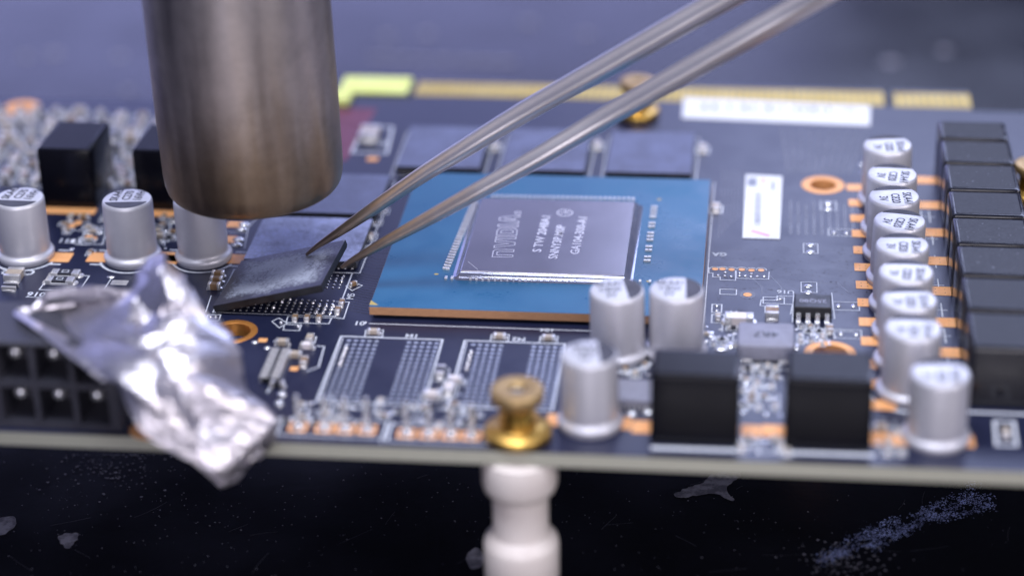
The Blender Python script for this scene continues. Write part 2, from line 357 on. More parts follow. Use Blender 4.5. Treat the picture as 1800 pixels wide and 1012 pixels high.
for k in range(4200):
    t = rs.random() ** .8; w = 9 + 17 * t + 12 * math.sin(t * 5) ** 2
    lane = rs.choice((-.9, -.5, -.2, .1, .4, .7)) + rs.gauss(0, .13)
    if noise.noise(Vector((t * 9, lane * 2.2, 1.7))) < -.12: continue
    w *= .72; x = 1440 + 300 * t + rs.gauss(0, 6) + lane * w * .4; y = 990 - 122 * t ** .9 + lane * w + rs.gauss(0, 2.5)
    p = B(x, y, MAT_Z); r = rs.uniform(.02, .10); n = rs.choice((3, 4, 5)); a = rs.uniform(0, PI)
    g.add([(p.x + r * rs.uniform(.5, 1.9) * math.cos(a + 2*PI*i/n), p.y + r * rs.uniform(.6, 1.3) * math.sin(a + 2*PI*i/n), MAT_Z + .03 + .002 * (k % 20)) for i in range(n)], [tuple(range(n))])
tag(g.build('residue_flecks', M['smear'], bench), kind='stuff')
g = MB()
for k in range(900):
    cx, cyy, sx_, sy_2 = rs.choice(((190, 820, 50, 22), (1480, 985, 40, 16), (600, 860, 300, 60), (250, 930, 200, 50), (1250, 940, 280, 50)))
    p = B(rs.gauss(cx, sx_), max(rs.gauss(cyy, sy_2), 800), MAT_Z); r = rs.uniform(.03, .10) if cx in (600, 250, 1250) else rs.uniform(.04, .20); n = rs.choice((4, 5, 6)); a = rs.uniform(0, PI)
    g.add([(p.x + r * rs.uniform(.6, 1.5) * math.cos(a + 2*PI*i/n), p.y + r * math.sin(a + 2*PI*i/n), MAT_Z + .08 + .002 * (k % 20)) for i in range(n)], [tuple(range(n))])
tag(g.build('dust_flecks', M['stain'], bench), kind='stuff')
g = MB()                                                    # fine scuffs and scratches
for k in range(26):
    p = B(rs.uniform(0, 1800), rs.uniform(840, 1012), MAT_Z); a = rs.gauss(.5, .7); l = rs.uniform(1, 5); c_ = rs.uniform(-.06, .06); q = []
    for j in range(7): q.append((p.x, p.y)); p = p + Vector((math.cos(a), math.sin(a), 0)) * l / 6; a += c_
    g.line(q, rs.uniform(.02, .04), MAT_Z + .02 + .0005 * k)
tag(g.build('scuff_marks', M['scuff'], bench), kind='stuff')
g = MB()                                                    # pale crumbs lying far back on the mat
for (x, y, r) in ((45, 100, 1.6), (95, 95, 1.9), (210, 100, 1.6), (225, 160, 1.3), (680, 65, 1.7), (750, 60, 1.7), (930, 40, 1.8), (1565, 110, 2.2), (1660, 90, 1.8), (1030, 60, 1.5), (330, 40, 1.4)):
    p = B(x, y, MAT_Z); g.dome(p.x, p.y, MAT_Z + .02, r * .7, r * .6, .3, 7)
for (x, y) in ((665, 102), (700, 104), (740, 106), (780, 107), (820, 108), (855, 109), (890, 110)):
    p = B(x, y, MAT_Z); g.bbox(p.x - 1.5, p.x + 1.5, p.y - .6, p.y + .6, MAT_Z + .02, MAT_Z + .2, .05)
tag(g.build('far_crumbs', M['crumb'], bench), kind='stuff')

# ------------------------------------------------------------------ circuit board
board = empty('circuit_board')
tag(board, 'black graphics card circuit board with a blue packaged processor, raised on spacers', 'circuit board')
HOLES = [(51.7, 40.2, 2.75, 1.65), (-14.9, -4.2, 2.75, 1.95), (51.9, -4.6, 2.9, 1.95), (-18.6, -26.0, 2.4, 1.3), (-59.6, 59.3, 2.6, 1.3), (26.9, 61.5, 2.2, 1.0), (77.5, 38.5, 2.4, 1.2)]
X0, X1, Y0, Y1 = -78.0, 112.0, -27.8, 66.0
outline = [(X0, Y0), (X1, Y0), (X1, Y1), (72.2, Y1), (72.2, 73), (61.7, 73), (61.7, Y1 + 1), (60.5, Y1 + 1), (60.5, 73), (-5.2, 73), (-5.2, Y1), (-5.9, Y1), (-6.0, 73.4), (-16, 73.4), (-16, Y1 - 2), (X0, Y1 - 4)]
def plate(name, ext, z, mt, parent):
    c = bpy.data.curves.new('plate', 'CURVE'); c.dimensions = '2D'; c.fill_mode = 'BOTH' if ext else 'BACK'; c.extrude = ext * S
    loops = [outline] + [[(hx + ri * math.cos(2*PI*i/36), hy + ri * math.sin(2*PI*i/36)) for i in range(36)] for (hx, hy, ro, ri) in HOLES]
    for lp in loops:
        s_ = c.splines.new('POLY'); s_.points.add(len(lp) - 1); s_.use_cyclic_u = True
        for p_, (x, y) in zip(s_.points, lp): p_.co = (x * S, y * S, 0, 1)
    o = bpy.data.objects.new('plate', c); col.objects.link(o); bpy.context.view_layer.update()
    me = bpy.data.meshes.new_from_object(o.evaluated_get(bpy.context.evaluated_depsgraph_get()))
    bpy.data.objects.remove(o); bpy.data.curves.remove(c)
    me.materials.clear(); me.materials.append(mt); me.name = name
    return obj(name, me, parent, (0, 0, z))
plate('substrate', .775, -.83, M['fr4'], board)
plate('solder_mask', 0.0, 0.0, M['mask'], board)
plate('underside_mask', 0.0, -1.64, M['mask'], board)
for (hx, hy, ro, ri) in HOLES:
    g = MB(); g.lathe([(ro, .01), (ro - .05, .05), (ri + .08, .05), (ri - .02, .0), (ri - .02, -1.6)], 40, hx, hy)
    g.build('plated_hole', M['barrel'] if ro == 2.75 and hx < 0 else M['copper'], board, smooth=50)

# flat print: outlines and reference designators
silk = MB(); silk_soft = silk
ZS = .02
def skpx(pxs, w=.14, closed=False): silk.line([B(x, y) for (x, y) in pxs], w, ZS, closed)
def skbox(px, py, w, h, lw=.12, rz=0.0):
    """outline centred on a pixel, size in mm"""
    c = B(px, py); ca, sa = math.cos(rz), math.sin(rz)
    silk.line([(c.x + a*w/2*ca - b*h/2*sa, c.y + a*w/2*sa + b*h/2*ca) for (a, b) in ((-1,-1),(1,-1),(1,1),(-1,1))], lw, ZS, True)
def designator(body, px, py, size=1.3, rz=PI):
    c = B(px, py); text('designator', body, size, M['silk'], board, (c.x, c.y, ZS + .01), rz)
pads = MB(); domes = MB()

# --- graphics processor
gpu = tag(empty('graphics_processor', board, (0, 0, 0)), 'blue square processor package with bare grey die')
g = MB(); g.box(.9, 36.6, .9, 36.6, .06, .55); g.build('solder_ball_field', M['plastic'], gpu)
g = MB(); g.box(0, 37.5, 0, 37.5, .50, 1.47); g.build('package_core', M['core'], gpu)
g = MB(); g.bbox(.02, 37.48, .02, 37.48, 1.472, 1.52, .02); g.build('package_mask', M['pkg'], gpu)
DX0, DX1, DY0, DY1, DZ = 9.45, 28.45, 8.25, 28.55, 2.3
g = MB(); g.bbox(DX0, DX1, DY0, DY1, 1.5, DZ, .04); g.build('die', M['die'], gpu)
g = MB()                                                    # clear underfill running round the die
def rr_ring(ins, z, r):
    pts = []
    for (cx, cyy, a) in ((DX1 + ins - r, DY1 + ins - r, 0), (DX0 - ins + r, DY1 + ins - r, 90), (DX0 - ins + r, DY0 - ins + r, 180), (DX1 + ins - r, DY0 - ins + r, 270)):
        for k in range(5):
            t = math.radians(a + 90*k/4); pts.append((cx + r*math.cos(t), cyy + r*math.sin(t), z))
    return pts
rings = [rr_ring(.02, DZ - .06, .05), rr_ring(.16, DZ - .14, .15), rr_ring(.34, DZ - .34, .3), rr_ring(.55, 1.72, .5), rr_ring(.80, 1.58, .7), rr_ring(1.0, 1.525, .9)]
n = len(rings[0])
g.add(sum(rings, []), [(k*n+i, k*n+(i+1) % n, (k+1)*n+(i+1) % n, (k+1)*n+i) for k in range(5) for i in range(n)])
g.build('underfill', M['fillet'], gpu, smooth=True)
g = MB()
def bypass(pa, pb, cnt, w, h, skip=()):
    a, b = B(*pa, 1.5), B(*pb, 1.5)
    for i in range(cnt):
        if i in skip: continue
        c = a.lerp(b, i / (cnt - 1)); g.bbox(c.x - w/2, c.x + w/2, c.y - h/2, c.y + h/2, 1.51, 1.78, .04)
bypass((784, 490), (1066, 495.5), 27, .30, .62, (2, 3, 22, 24))
bypass((1090, 496), (1160, 497), 5, .30, .62)
bypass((866, 347), (1113, 352), 31, .34, .6)
bypass((782, 473), (832, 357), 27, .5, .34)
bypass((787, 474), (836, 357), 27, .5, .34)
bypass((1135, 460), (1148, 366), 17, .5, .34, (2, 5, 9, 12))
bypass((1140, 460), (1152, 366), 17, .5, .34, (2, 5, 9, 12))
tag(g.build('bypass_pads', M['tin'], gpu), kind='stuff')
g = MB(); c = B(657, 534, 1.5); g.add([(c.x-.45, c.y-.3, 1.53), (c.x+.6, c.y-.3, 1.53), (c.x-.45, c.y+.8, 1.53)], [(0, 1, 2)])
for q in ((767, 482), (1140, 494.5), (1159, 351)):
    c = B(*q, 1.5); g.disc(c.x, c.y, 1.53, .28, .2, 10)
g.build('corner_mark', M['gold'], gpu)
# laser marking on the die: outlined wordmark and three lines of code, running away from the viewer
GL = {'n': ([[(0,0),(0,1),(.60,1),(.74,.93),(.8,.8),(.8,0),(.58,0),(.58,.72),(.52,.8),(.22,.8),(.22,0)]], .98),
      'V': ([[(0,1),(.24,1),(.44,.30),(.62,1),(.86,1),(.58,0),(.30,0)]], .98),
      'I': ([[(0,0),(0,1),(.22,1),(.22,0)]], .38),
      'D': ([[(0,0),(0,1),(.52,1),(.70,.93),(.8,.78),(.8,.22),(.70,.07),(.52,0)], [(.22,.2),(.22,.8),(.46,.8),(.57,.7),(.57,.3),(.46,.2)]], .96),
      'A': ([[(0,0),(.32,1),(.62,1),(.94,0),(.70,0),(.63,.22),(.40,.22),(.36,.38),(.56,.40),(.47,.76),(.24,0)]], 1.0)}
g = MB(); a = B(901, 452, DZ); b = B(914, 377, DZ)
run = (b - a); ln = run.length; run.normalize(); upv = Vector((-run.y, run.x, 0))
seq = 'nVIDIA'; tot = sum(GL[ch][1] for ch in seq); kx = ln / tot; hgt = 2.4; x = 0
for ch in seq:
    g = MB()
    for lp in GL[ch][0]:
        g.line([a + run * ((x + u) * kx) + upv * (v * hgt) for (u, v) in lp], .11, DZ + .008, True)
    g.build('wordmark_letter', M['etch'], gpu); x += GL[ch][1]
g = MB(); c = a + run * (ln + .5) + upv * .3; g.annulus(c.x, c.y, DZ + .01, .28, .40, 14); g.build('registered_mark', M['etch'], gpu)
g = MB(); c = B(993, 374, DZ); g.annulus(c.x, c.y, DZ + .01, .85, 1.0, 24); g.line([(c.x - .5, c.y - .3), (c.x + .1, c.y + .45), (c.x + .1, c.y - .3)], .12, DZ + .012); g.line([(c.x + .4, c.y - .3), (c.x + .4, c.y + .3)], .12, DZ + .012)
g.build('round_emblem', M['etch'], gpu)
g = MB(); g.line([(10.0, 10.6), (11.4, 8.6)], .05, DZ + .01); g.build('corner_line', M['etch'], gpu)
for body, pa, pb, hh in (('S TW 2048A1', (951, 442), (965, 379), 1.5), ('SNNY3P.M0P', (979, 455), (991, 396), 1.5), ('GA104-300-A1', (1017, 446), (1030, 381), 1.5)):
    a, b = B(*pa, DZ), B(*pb, DZ); me = text_mesh(body, hh, M['etch']); w = max(v.co.x for v in me.vertices) - min(v.co.x for v in me.vertices)
    me2 = me.copy(); k = (b - a).length * S / w
    for v in me2.vertices: v.co.x *= k
    mid = (a + b) / 2; obj('die_code', me2, gpu, (mid.x - .35, mid.y, DZ + .008), PI / 2 - .02)
silk.line([(.2, -1.25), (30, -1.25)], .16, ZS); silk.line([(37.9, -1.2), (37.9, 40)], .12, ZS); silk.line([(-.3, -.9), (-.3, -1.25)], .2, ZS)

# --- memory chips still soldered down
def memory(x0, x1, y0, y1, mt):
    t = empty('memory_chip', board, (x0, y0, 0))
    g = MB(); g.box(0, x1 - x0, 0, y1 - y0, .35, 1.16); g.build('body', M['plastic'], t)
    g = MB(); g.bbox(.01, x1 - x0 - .01, .01, y1 - y0 - .01, 1.162, 1.2, .015); g.build('top_face', mt, t)
    g = MB(); g.box(.15, x1 - x0 - .15, .15, y1 - y0 - .15, .25, .36); g.build('carrier', M['plastic'], t)
    g = MB()
    for i in range(16):
        for sy2 in (.5, y1 - y0 - .5): g.dome(.6 + (x1 - x0 - 1.2) * i / 15, sy2, 0.02, .2, .2, .3, 6)
    tag(g.build('solder_balls', M['solder'], t), kind='stuff')
    return t
memory(-17.2, -3.5, 25.2, 37.0, M['memory_far'])
memory(-17.2, -3.6, 11.9, 23.8, M['memory'])
memory(-3.3, 7.6, 39.9, 53.4, M['memory_far'])
memory(10.3, 21.2, 39.9, 53.4, M['memory_far'])
memory(24.0, 34.9, 39.9, 53.4, M['memory_far'])
for (x0, x1, y0, y1) in ((-17.7, -3.0, 24.7, 37.5), (-17.7, -3.1, 11.3, 24.3), (-3.9, 8.2, 39.3, 54), (9.7, 21.8, 39.3, 54), (23.4, 35.5, 39.3, 54)):
    silk.line([(x0, y0), (x1, y0), (x1, y1), (x0, y1)], .14, ZS, True)

# --- bare footprints: under the lifted chip and two empty ones in front of the processor
def grid_pads(x0, x1, y0, y1, nx, ny, gap, r, blob=0.0, rnd=random.Random(5), axis='x', hi=.10):
    for i in range(nx):
        for j in range(ny):
            u, v = i / (nx - 1), j / (ny - 1)
            if axis == 'x' and abs(u - .5) < gap: continue
            if axis == 'y' and abs(v - .5) < gap: continue
            x, y = x0 + (x1 - x0) * u, y0 + (y1 - y0) * v
            q = rnd.random()
            if q < blob: domes.dome(x + rnd.gauss(0, .05), y + rnd.gauss(0, .05), .02, r * rnd.uniform(1, 1.5), r * rnd.uniform(1, 1.6), rnd.uniform(.12, .4), 8)
            else: domes.dome(x, y, .018, r, r, hi, 8)
silk.line([(-18.3, .2), (-4.0, .2), (-4.0, 11.2), (-18.3, 11.2)], .17, ZS, True)
grid_pads(-17.5, -4.9, .9, 3.9, 18, 5, 0, .17, .2, axis='n')
grid_pads(-17.5, -4.9, 7.3, 10.4, 18, 5, 0, .17, .25, axis='n')
grid_pads(-6.4, -4.8, .9, 2.6, 3, 3, 0, .22, .95, axis='n', hi=.2)
rings = MB()
for (fx0, fx1) in ((-2.5, 9.0), (11.5, 22.7)):
    silk.line([(fx0, -4.5), (fx1, -4.5), (fx1, -19.2), (fx0, -19.2)], .22, ZS, True)
    for i in range(10):
        x = fx0 + (1.05 if i < 5 else 3.95) + .78 * i
        for j in range(15):
            y = -5.4 - .93 * j
            if fx0 > 5 and i == 0 and j % 3: continue
            rings.annulus(x, y, .022, .14, .28, 10)
            domes.disc(x, y, .021, .13, .13, 8)
    for j in range(2, 7): domes.dome(fx0 + 1.05, -5.4 - .93 * j, .02, .3, .3, .35, 8)
    silk.line([(fx0 + .3, -4.9), (fx0 + .3, -18.8)], .1, ZS)
rings.build('pad_rings', M['ringtin'], board)['kind'] = 'stuff'

# --- surface-mount passives: one prototype of each kind, copied
_pm = {}
def passive(name, kind, x, y, rz=0.0, L=1.6, W=.8, H=.7, z=.03):
    key = (kind, round(L, 2), round(W, 2), round(H, 2))
    if key not in _pm:
        b = MB(); b.bbox(-L*.30, L*.30, -W*.48, W*.48, 0.02, H*.96, .04)
        bm_ = {'mlcc': M['mlcc'], 'tan': M['mlcc2'], 'res': M['res'], 'led': M['led']}[kind]
        t = MB(); t.bbox(-L/2, -L*.24, -W/2, W/2, 0, H, min(.08, H*.2), .05, 2); t.dome(-L*.52, 0, -.02, L*.13, W*.5, H*.35, 8)
        t2 = MB(); t2.bbox(L*.24, L/2, -W/2, W/2, 0, H, min(.08, H*.2), .05, 2); t2.dome(L*.52, 0, -.02, L*.13, W*.5, H*.35, 8)
        _pm[key] = (b.mesh('body', bm_), t.mesh('terminal', M['tin'], 40), t2.mesh('terminal', M['tin'], 40))
    a, b, c = _pm[key]
    o = obj(name, a, board, (x, y, z), rz); obj('terminal', b, o); obj('terminal', c, o)
    return o
def cap_px(px, py, kind='mlcc', rz=0.0, L=1.6, W=.8, H=.8, z=.03):
    c = B(px, py); return passive('chip_capacitor' if kind in ('mlcc', 'tan') else 'chip_resistor', kind, c.x, c.y, rz, L, W, H, z)
def pad_px(px, py, w, h, mt=None, vias=True, name='copper_pad', rz=0.0):
    c = B(px, py); g = MB(); g.bbox(-w/2, w/2, -h/2, h/2, .012, .05, .015, .12, 2)
    o = g.build(name, mt or M['copper'], board, loc=(c.x, c.y, 0)); o.rotation_euler.z = rz
    if vias:
        v = MB()
        for i in range(3):
            for j in range(2): v.disc(-w*.27 + w*.27*i, -h*.2 + h*.4*j, .054, .07, .07, 8)
        v.build('via_hole', M['via'], o)['kind'] = 'stuff'
    return o
def blob_px(px, py, rx, ry, h=.25): c = B(px, py); domes.dome(c.x, c.y, .02, rx, ry, h, 12)

# stack of three brown capacitors and footprint details round the lifted chip
for (x, y) in ((384, 487), (381, 497), (377, 508)): cap_px(x, y, 'mlcc', 0, 1.5, .75, .8)
skpx([(371, 520), (362, 548)], .13); skpx([(366, 553), (388, 553), (385, 563), (362, 563)], .12, True); blob_px(370, 558, .18, .18); blob_px(379, 558, .18, .18)
for (x, y) in ((519, 562), (540, 562), (561, 562)): cap_px(x, y, 'mlcc', PI/2, 1.1, .6, .55)
skpx([(506, 556), (583, 559), (578, 569), (503, 567)], .12, True)
skpx([(478, 565), (490, 559), (505, 568), (491, 576)], .12, True); skpx([(500, 570), (530, 571), (526, 581), (498, 580)], .12, True); blob_px(494, 568, .22, .2); blob_px(524, 574, .2, .2)
cap_px(601, 536, 'mlcc', PI/2, 1.2, .6, .6); cap_px(594, 549, 'mlcc', PI/2, 1.2, .6, .6); skpx([(592, 530), (614, 531), (604, 560), (584, 558)], .12)
skpx([(608, 503), (620, 495), (637, 502), (619, 511)], .12, True); cap_px(621, 502, 'mlcc', .8, 1.0, .5, .5)
designator('M5', 617, 521, 1.2, PI/2); designator('01', 632, 568, 1.3); designator('104', 962, 580, 1.1)
cap_px(652, 417, 'mlcc', PI/2, 1.0, .6, .5); skpx([(648, 410), (664, 411), (660, 425), (645, 424)], .12, True); designator('M6', 647, 435, 1.1, PI/2)
for (x, y, w, h) in ((672, 372, 26, 10), (662, 392, 22, 9)): skpx([(x-w/2, y-h/2), (x+w/2, y-h/2), (x+w/2-3, y+h/2), (x-w/2-3, y+h/2)], .12, True); blob_px(x-4, y, .2, .2); blob_px(x+5, y, .2, .2)
for (x, y) in ((657, 586), (878, 594), (964, 597)):
    cap_px(x, y, 'tan', 0, 1.4, .7, .55); skpx([(x-14, y-6), (x+17, y-6), (x+15, y+6), (x-16, y+6)], .12, True)
designator('M1', 724, 591, 1.2, 0); designator('M2', 912, 596, 1.2)
# left side: chip capacitor pair, resistor pair, outlines
cap_px(26, 489, 'tan', PI/2, 2.4, 2.0, .9); cap_px(18, 507, 'res', PI/2, 1.2, 1.8, .5)
designator('C382', 32, 478, 1.9); designator('016', 64, 517, 1.5); designator('011', 118, 423, 1.5); designator('2', 142, 421, 1.5)
for (x, y) in ((116, 484), (106, 497)):
    c = B(x, y); o = passive('chip_resistor', 'res', c.x, c.y, 0, 3.4, 1.35, .55)
    g = MB(); g.line([(-.35, -.28), (.35, -.28), (.35, .28), (-.35, .28)], .1, .545, True); g.build('resistor_mark', M['silk'], o)
    g = MB(); g.bbox(-1.1, 1.1, -.72, .72, .0, .30, .05); g.build('ceramic_base', M['resw'], o)
skpx([(90, 482), (157, 485), (139, 512), (69, 509)], .15, True)
skpx([(196, 489), (176, 519)], .14); skpx([(46, 522), (95, 524)], .12); skpx([(112, 515), (139, 516), (135, 523), (108, 522)], .11, True); skpx([(147, 516), (174, 517), (170, 524), (143, 523)], .11, True)
blob_px(116, 518, .18, .18); blob_px(128, 519, .18, .18)
blob_px(195, 487, .5, .25, .1); pad_px(210, 497, 2.0, 1.2, M['tin'], False, 'solder_pad')
for (x, y) in ((127, 397), (137, 392), (156, 417), (163, 420)): pad_px(x, y, .9, 1.1, None, False)
skpx([(110, 404), (150, 406), (158, 392), (118, 390)], .14, True); skpx([(138, 428), (180, 430), (186, 410), (150, 408)], .14, True)
for (x, y) in ((115, 400), (148, 385), (125, 386), (278, 410), (286, 400), (282, 418)): cap_px(x, y, random.choice(('tan', 'mlcc')), random.choice((0, PI/2)), 1.3, .7, .6)
skpx([(272, 395), (300, 396), (296, 425), (270, 424)], .14, True)
for (x, y) in ((412, 394), (402, 421)):
    pad_px(x, y, 1.8, 1.9, None, False); blob_px(x + 17, y + 1, .75, .55, .3); blob_px(x + 13, y + 10, .8, .45, .3)
skpx([(395, 408), (430, 409)], .14); skpx([(430, 436), (436, 400), (452, 382)], .14)
# tilted connector strip and its parts by the front left of the empty footprints
c = B(484, 648); t = empty('fine_pitch_socket', board, (c.x, c.y, 0))
g = MB(); g.bbox(-.75, .75, -3.4, 3.4, .02, .7, .06); g.build('housing', M['plastic'], t)
g = MB()
for i in range(13):
    for sx_ in (-1, 1): g.bbox(sx_*.62 - .45, sx_*.62 + .45, -3.1 + i*.52 - .16, -3.1 + i*.52 + .16, .04, .82, .04)
tag(g.build('contacts', M['tin'], t), kind='stuff')
skpx([(504, 622), (470, 690)], .2); skpx([(548, 592), (556, 592), (553, 603), (545, 603)], .14, True); skpx([(558, 608), (570, 609), (560, 645), (540, 652)], .16)
for (x, y, k, r) in ((540, 612, 'led', 0), (497, 606, 'tan', 0), (519, 628, 'tan', 0), (535, 640, 'mlcc', PI/2), (488, 680, 'res', 0), (545, 600, 'tan', PI/2)): cap_px(x, y, k, r, 1.5, .8, .7)
pad_px(462, 598, 1.0, .9, None, False); pad_px(517, 648, .9, .9, None, False); blob_px(496, 694, .5, .5, .4); blob_px(491, 710, .5, .5, .4)
for (x, y) in ((448, 602), (470, 612), (486, 600)): blob_px(x, y, .4, .35, .2)

# crowded strip between the empty footprints and the front edge
rc = random.Random(21)
def clutter(poly_px, count, kinds, sizes, blobs=0, lines=0, hmax=.8):
    """a patch of small parts spread inside a pixel quadrilateral (corners: near-left, near-right, far-right, far-left)"""
    a, b, c, d = [B(*q) for q in poly_px]
    def at(u, v): return a.lerp(b, u).lerp(d.lerp(c, u), v)
    used = []
    tries = 0
    while len(used) < count and tries < 4000:
        tries += 1
        p = at(rc.random(), rc.random()); L = rc.choice(sizes); rz = rc.choice((0, PI/2))
        if any((p - q).length < (L + l2) * .56 for (q, l2) in used): continue
        used.append((p, L)); k = rc.choice(kinds)
        passive('chip_capacitor' if k in ('mlcc', 'tan') else 'chip_resistor', k, p.x, p.y, rz, L, L*.5, min(hmax, L*.45))
        w, h = (L*1.5, L*.85) if rz == 0 else (L*.85, L*1.5)
        silk.line([(p.x-w/2, p.y-h/2), (p.x+w/2, p.y-h/2), (p.x+w/2, p.y+h/2), (p.x-w/2, p.y+h/2)], .11, ZS, True)
    for k in range(blobs):
        p = at(rc.random(), rc.random()); r = rc.uniform(.14, .32); domes.dome(p.x, p.y, .02, r, r, rc.uniform(.03, .10), 8)
    for k in range(lines):
        p = at(rc.random(), rc.random()); l = rc.uniform(.6, 2.2)
        q = (p.x + l, p.y) if rc.random() < .5 else (p.x, p.y + l); silk.line([(p.x, p.y), q], .12, ZS)
clutter(((500, 742), (845, 752), (850, 712), (530, 700)), 22, ('tan', 'mlcc', 'res', 'res'), (.8, 1.0, 1.2), 34, 26, .3)
clutter(((760, 700), (800, 700), (812, 655), (776, 650)), 4, ('led', 'tan', 'res'), (1.6, 1.9), 3, 1)
clutter(((1303, 728), (1376, 730), (1362, 635), (1303, 635)), 18, ('tan', 'res', 'mlcc'), (.8, 1.0), 46, 24, .26)
clutter(((-60, 322), (262, 330), (300, 205), (-40, 190)), 150, ('tan', 'mlcc', 'tan', 'res', 'res'), (1.3, 1.8, 2.4), 160, 60, 1.0)
clutter(((95, 445), (175, 447), (190, 375), (110, 372)), 7, ('tan', 'mlcc', 'res'), (1.1, 1.5), 12, 6, .28)
clutter(((268, 440), (300, 440), (310, 380), (278, 380)), 5, ('tan', 'mlcc', 'res'), (1.1, 1.4), 8, 3, .28)
clutter(((1240, 608), (1296, 612), (1298, 575), (1240, 572)), 6, ('res', 'tan', 'res'), (.9, 1.1), 14, 6, .28)
clutter(((1398, 604), (1470, 606), (1470, 575), (1398, 573)), 10, ('res', 'tan', 'mlcc'), (.8, 1.0), 20, 8, .28)
clutter(((1090, 660), (1140, 664), (1140, 640), (1090, 636)), 4, ('tan', 'mlcc'), (1.0, 1.2), 5, 3, .28)
clutter(((1290, 800), (1388, 802), (1388, 772), (1290, 770)), 5, ('tan', 'res'), (1.0, 1.2), 16, 12)
clutter(((1535, 796), (1600, 798), (1600, 735), (1535, 735)), 6, ('tan', 'res'), (1.1, 1.3), 14, 8)

# two rows of four upright header pins at the front edge, each pin in its own copper land
for row in (((-3.4, -.6, 1.6, 3.9), -24.6), ((8.1, 10.4, 12.7, 14.9), -25.0)):
    h = empty('pin_header', board, (row[0][0], row[1], 0))
    for x in row[0]:
        dx = x - row[0][0]
        g = MB(); g.bbox(dx - 1.0, dx + 1.0, -.95, .95, .012, .06, .02, .2, 3); g.build('land', M['copper'], h)
        g = MB(); g.lathe([(.0, 3.9), (.2, 3.85), (.30, 3.5), (.30, .8), (.42, .4), (.75, .12), (.8, .05)], 12, dx, 0); g.build('pin', M['solder'], h, smooth=50)
    x0, x1 = row[0][0] - 1.9, row[0][-1] + 1.9
    silk.line([(x0, row[1] - 1.7), (x1, row[1] - 1.7), (x1, row[1] + 1.8), (x0, row[1] + 1.8)], .18, ZS, True)
    silk.line([(x0 - .5, row[1] - 2.0), (x0 - .5, row[1] + 1.8)], .14, ZS); silk.line([(x1 + .5, row[1] - 2.0), (x1 + .5, row[1] + 1.8)], .14, ZS)

# --- right-hand area: SOIC, grey inductor, test pads, outlines
t = tag(empty('eight_lead_chip', board, (47.9, 2.9, 0)), 'small black chip with bright leads')
g = MB(); g.bbox(0, 4.3, .25, 3.8, .25, 1.55, .10, taper=.12); g.build('body', M['plastic'], t)
for k in range(4):
    for s_ in (-1, 1):
        x = .55 + k * 1.07; y0 = .30 if s_ < 0 else 3.75
        g = MB(); w = .25
        prof = [(0.0, .85), (.38*s_, .80), (.52*s_, .25), (.58*s_, .10), (1.15*s_, .06)]
        for (p0, p1) in zip(prof, prof[1:]):
            g.add([(x-w, y0+p0[0], p0[1]), (x+w, y0+p0[0], p0[1]), (x+w, y0+p1[0], p1[1]), (x-w, y0+p1[0], p1[1]), (x-w, y0+p0[0], p0[1]-.14), (x+w, y0+p0[0], p0[1]-.14), (x+w, y0+p1[0], p1[1]-.14), (x-w, y0+p1[0], p1[1]-.14)],
                  [(0,1,2,3), (7,6,5,4), (0,3,7,4), (1,5,6,2), (0,4,5,1), (3,2,6,7)])
        g.dome(x, y0 + 1.05*s_, .01, .32, .38, .16, 8)
        g.build('lead', M['solder'], t, smooth=30)
text('chip_code', '25Q80', 1.1, M['greyblock'], t, (2.15, 2.0, 1.556), PI)
skpx([(1395, 514), (1393, 566)], .12); skpx([(1462, 515), (1467, 560)], .12); designator('U16', 1381, 513, 1.2)
t = tag(empty('power_inductor', board, (41.8, -7.3, 0)), 'flat grey moulded inductor')
g = MB(); g.bbox(0, 6.1, 0, 5.6, .35, 2.1, .22, .5, 4); g.build('body', M['greyblock'], t, smooth=35)
g = MB(); g.bbox(.5, 1.6, -.15, 5.7, .03, .4, .05); g.build('terminal', M['tin'], t)
g = MB(); g.bbox(4.5, 5.6, -.15, 5.7, .03, .4, .05); g.build('terminal', M['tin'], t)
text('inductor_code', '4R7', 1.7, M['plastic'], t, (3.05, 2.8, 2.105), PI)
for (x, y) in ((1257, 473), (1270, 473), (1286, 474), (1304, 474), (1321, 475), (1338, 475)):
    c = B(x, y); g = MB(); g.disc(c.x, c.y, .03, .38, .38, 16); g.build('test_pad', M['copper'], board); silk.annulus(c.x, c.y, ZS, .56, .68, 16, 0, 180)
skpx([(1246, 470), (1246, 480), (1253, 480), (1253, 487), (1266, 487), (1266, 492), (1293, 493), (1293, 476)], .13); skpx([(1294, 476), (1294, 489), (1351, 491), (1352, 478)], .13)
for (x, y) in ((1262, 484), (1274, 485), (1285, 486), (1300, 485), (1310, 485), (1320, 486), (1331, 486), (1343, 486), (1275, 479), (1300, 480), (1321, 481)): blob_px(x, y, .2, .2, .12)
c = B(1314, 518); g = MB(); g.disc(c.x, c.y, .03, .5, .5, 20); g.build('test_pad', M['copper'], board); pads.annulus(c.x, c.y, .012, .55, .95, 24)
designator('GA', 1265, 447, 1.25, PI)
for (x, y, w, h) in ((1280, 513, 1.9, 1.3), (1260, 542, 1.1, 2.0), (1425, 437, 1.7, 2.6), (1422, 505, 1.8, 2.6), (1487, 538, 3.0, 2.0), (1477, 409, 2.9, 1.9), (1456, 362, 1.9, 2.6), (1360, 528, 2.4, 1.6), (1490, 587, 3.0, 2.0), (1262, 560, 1.4, 2.0)):
    skbox(x, y, w, h)
for (x, y) in ((1425, 431), (1425, 443), (1421, 503), (1421, 514), (1456, 358), (1456, 367)): blob_px(x, y, .55, .42, .16)
for (x, y) in ((1474, 538), (1500, 538), (1466, 409), (1488, 410), (1478, 587), (1505, 588)): blob_px(x, y, .28, .42, .2)
for (x, y) in ((1260, 538), (1260, 546), (1372, 526), (1366, 527)): blob_px(x, y, .22, .2, .12)
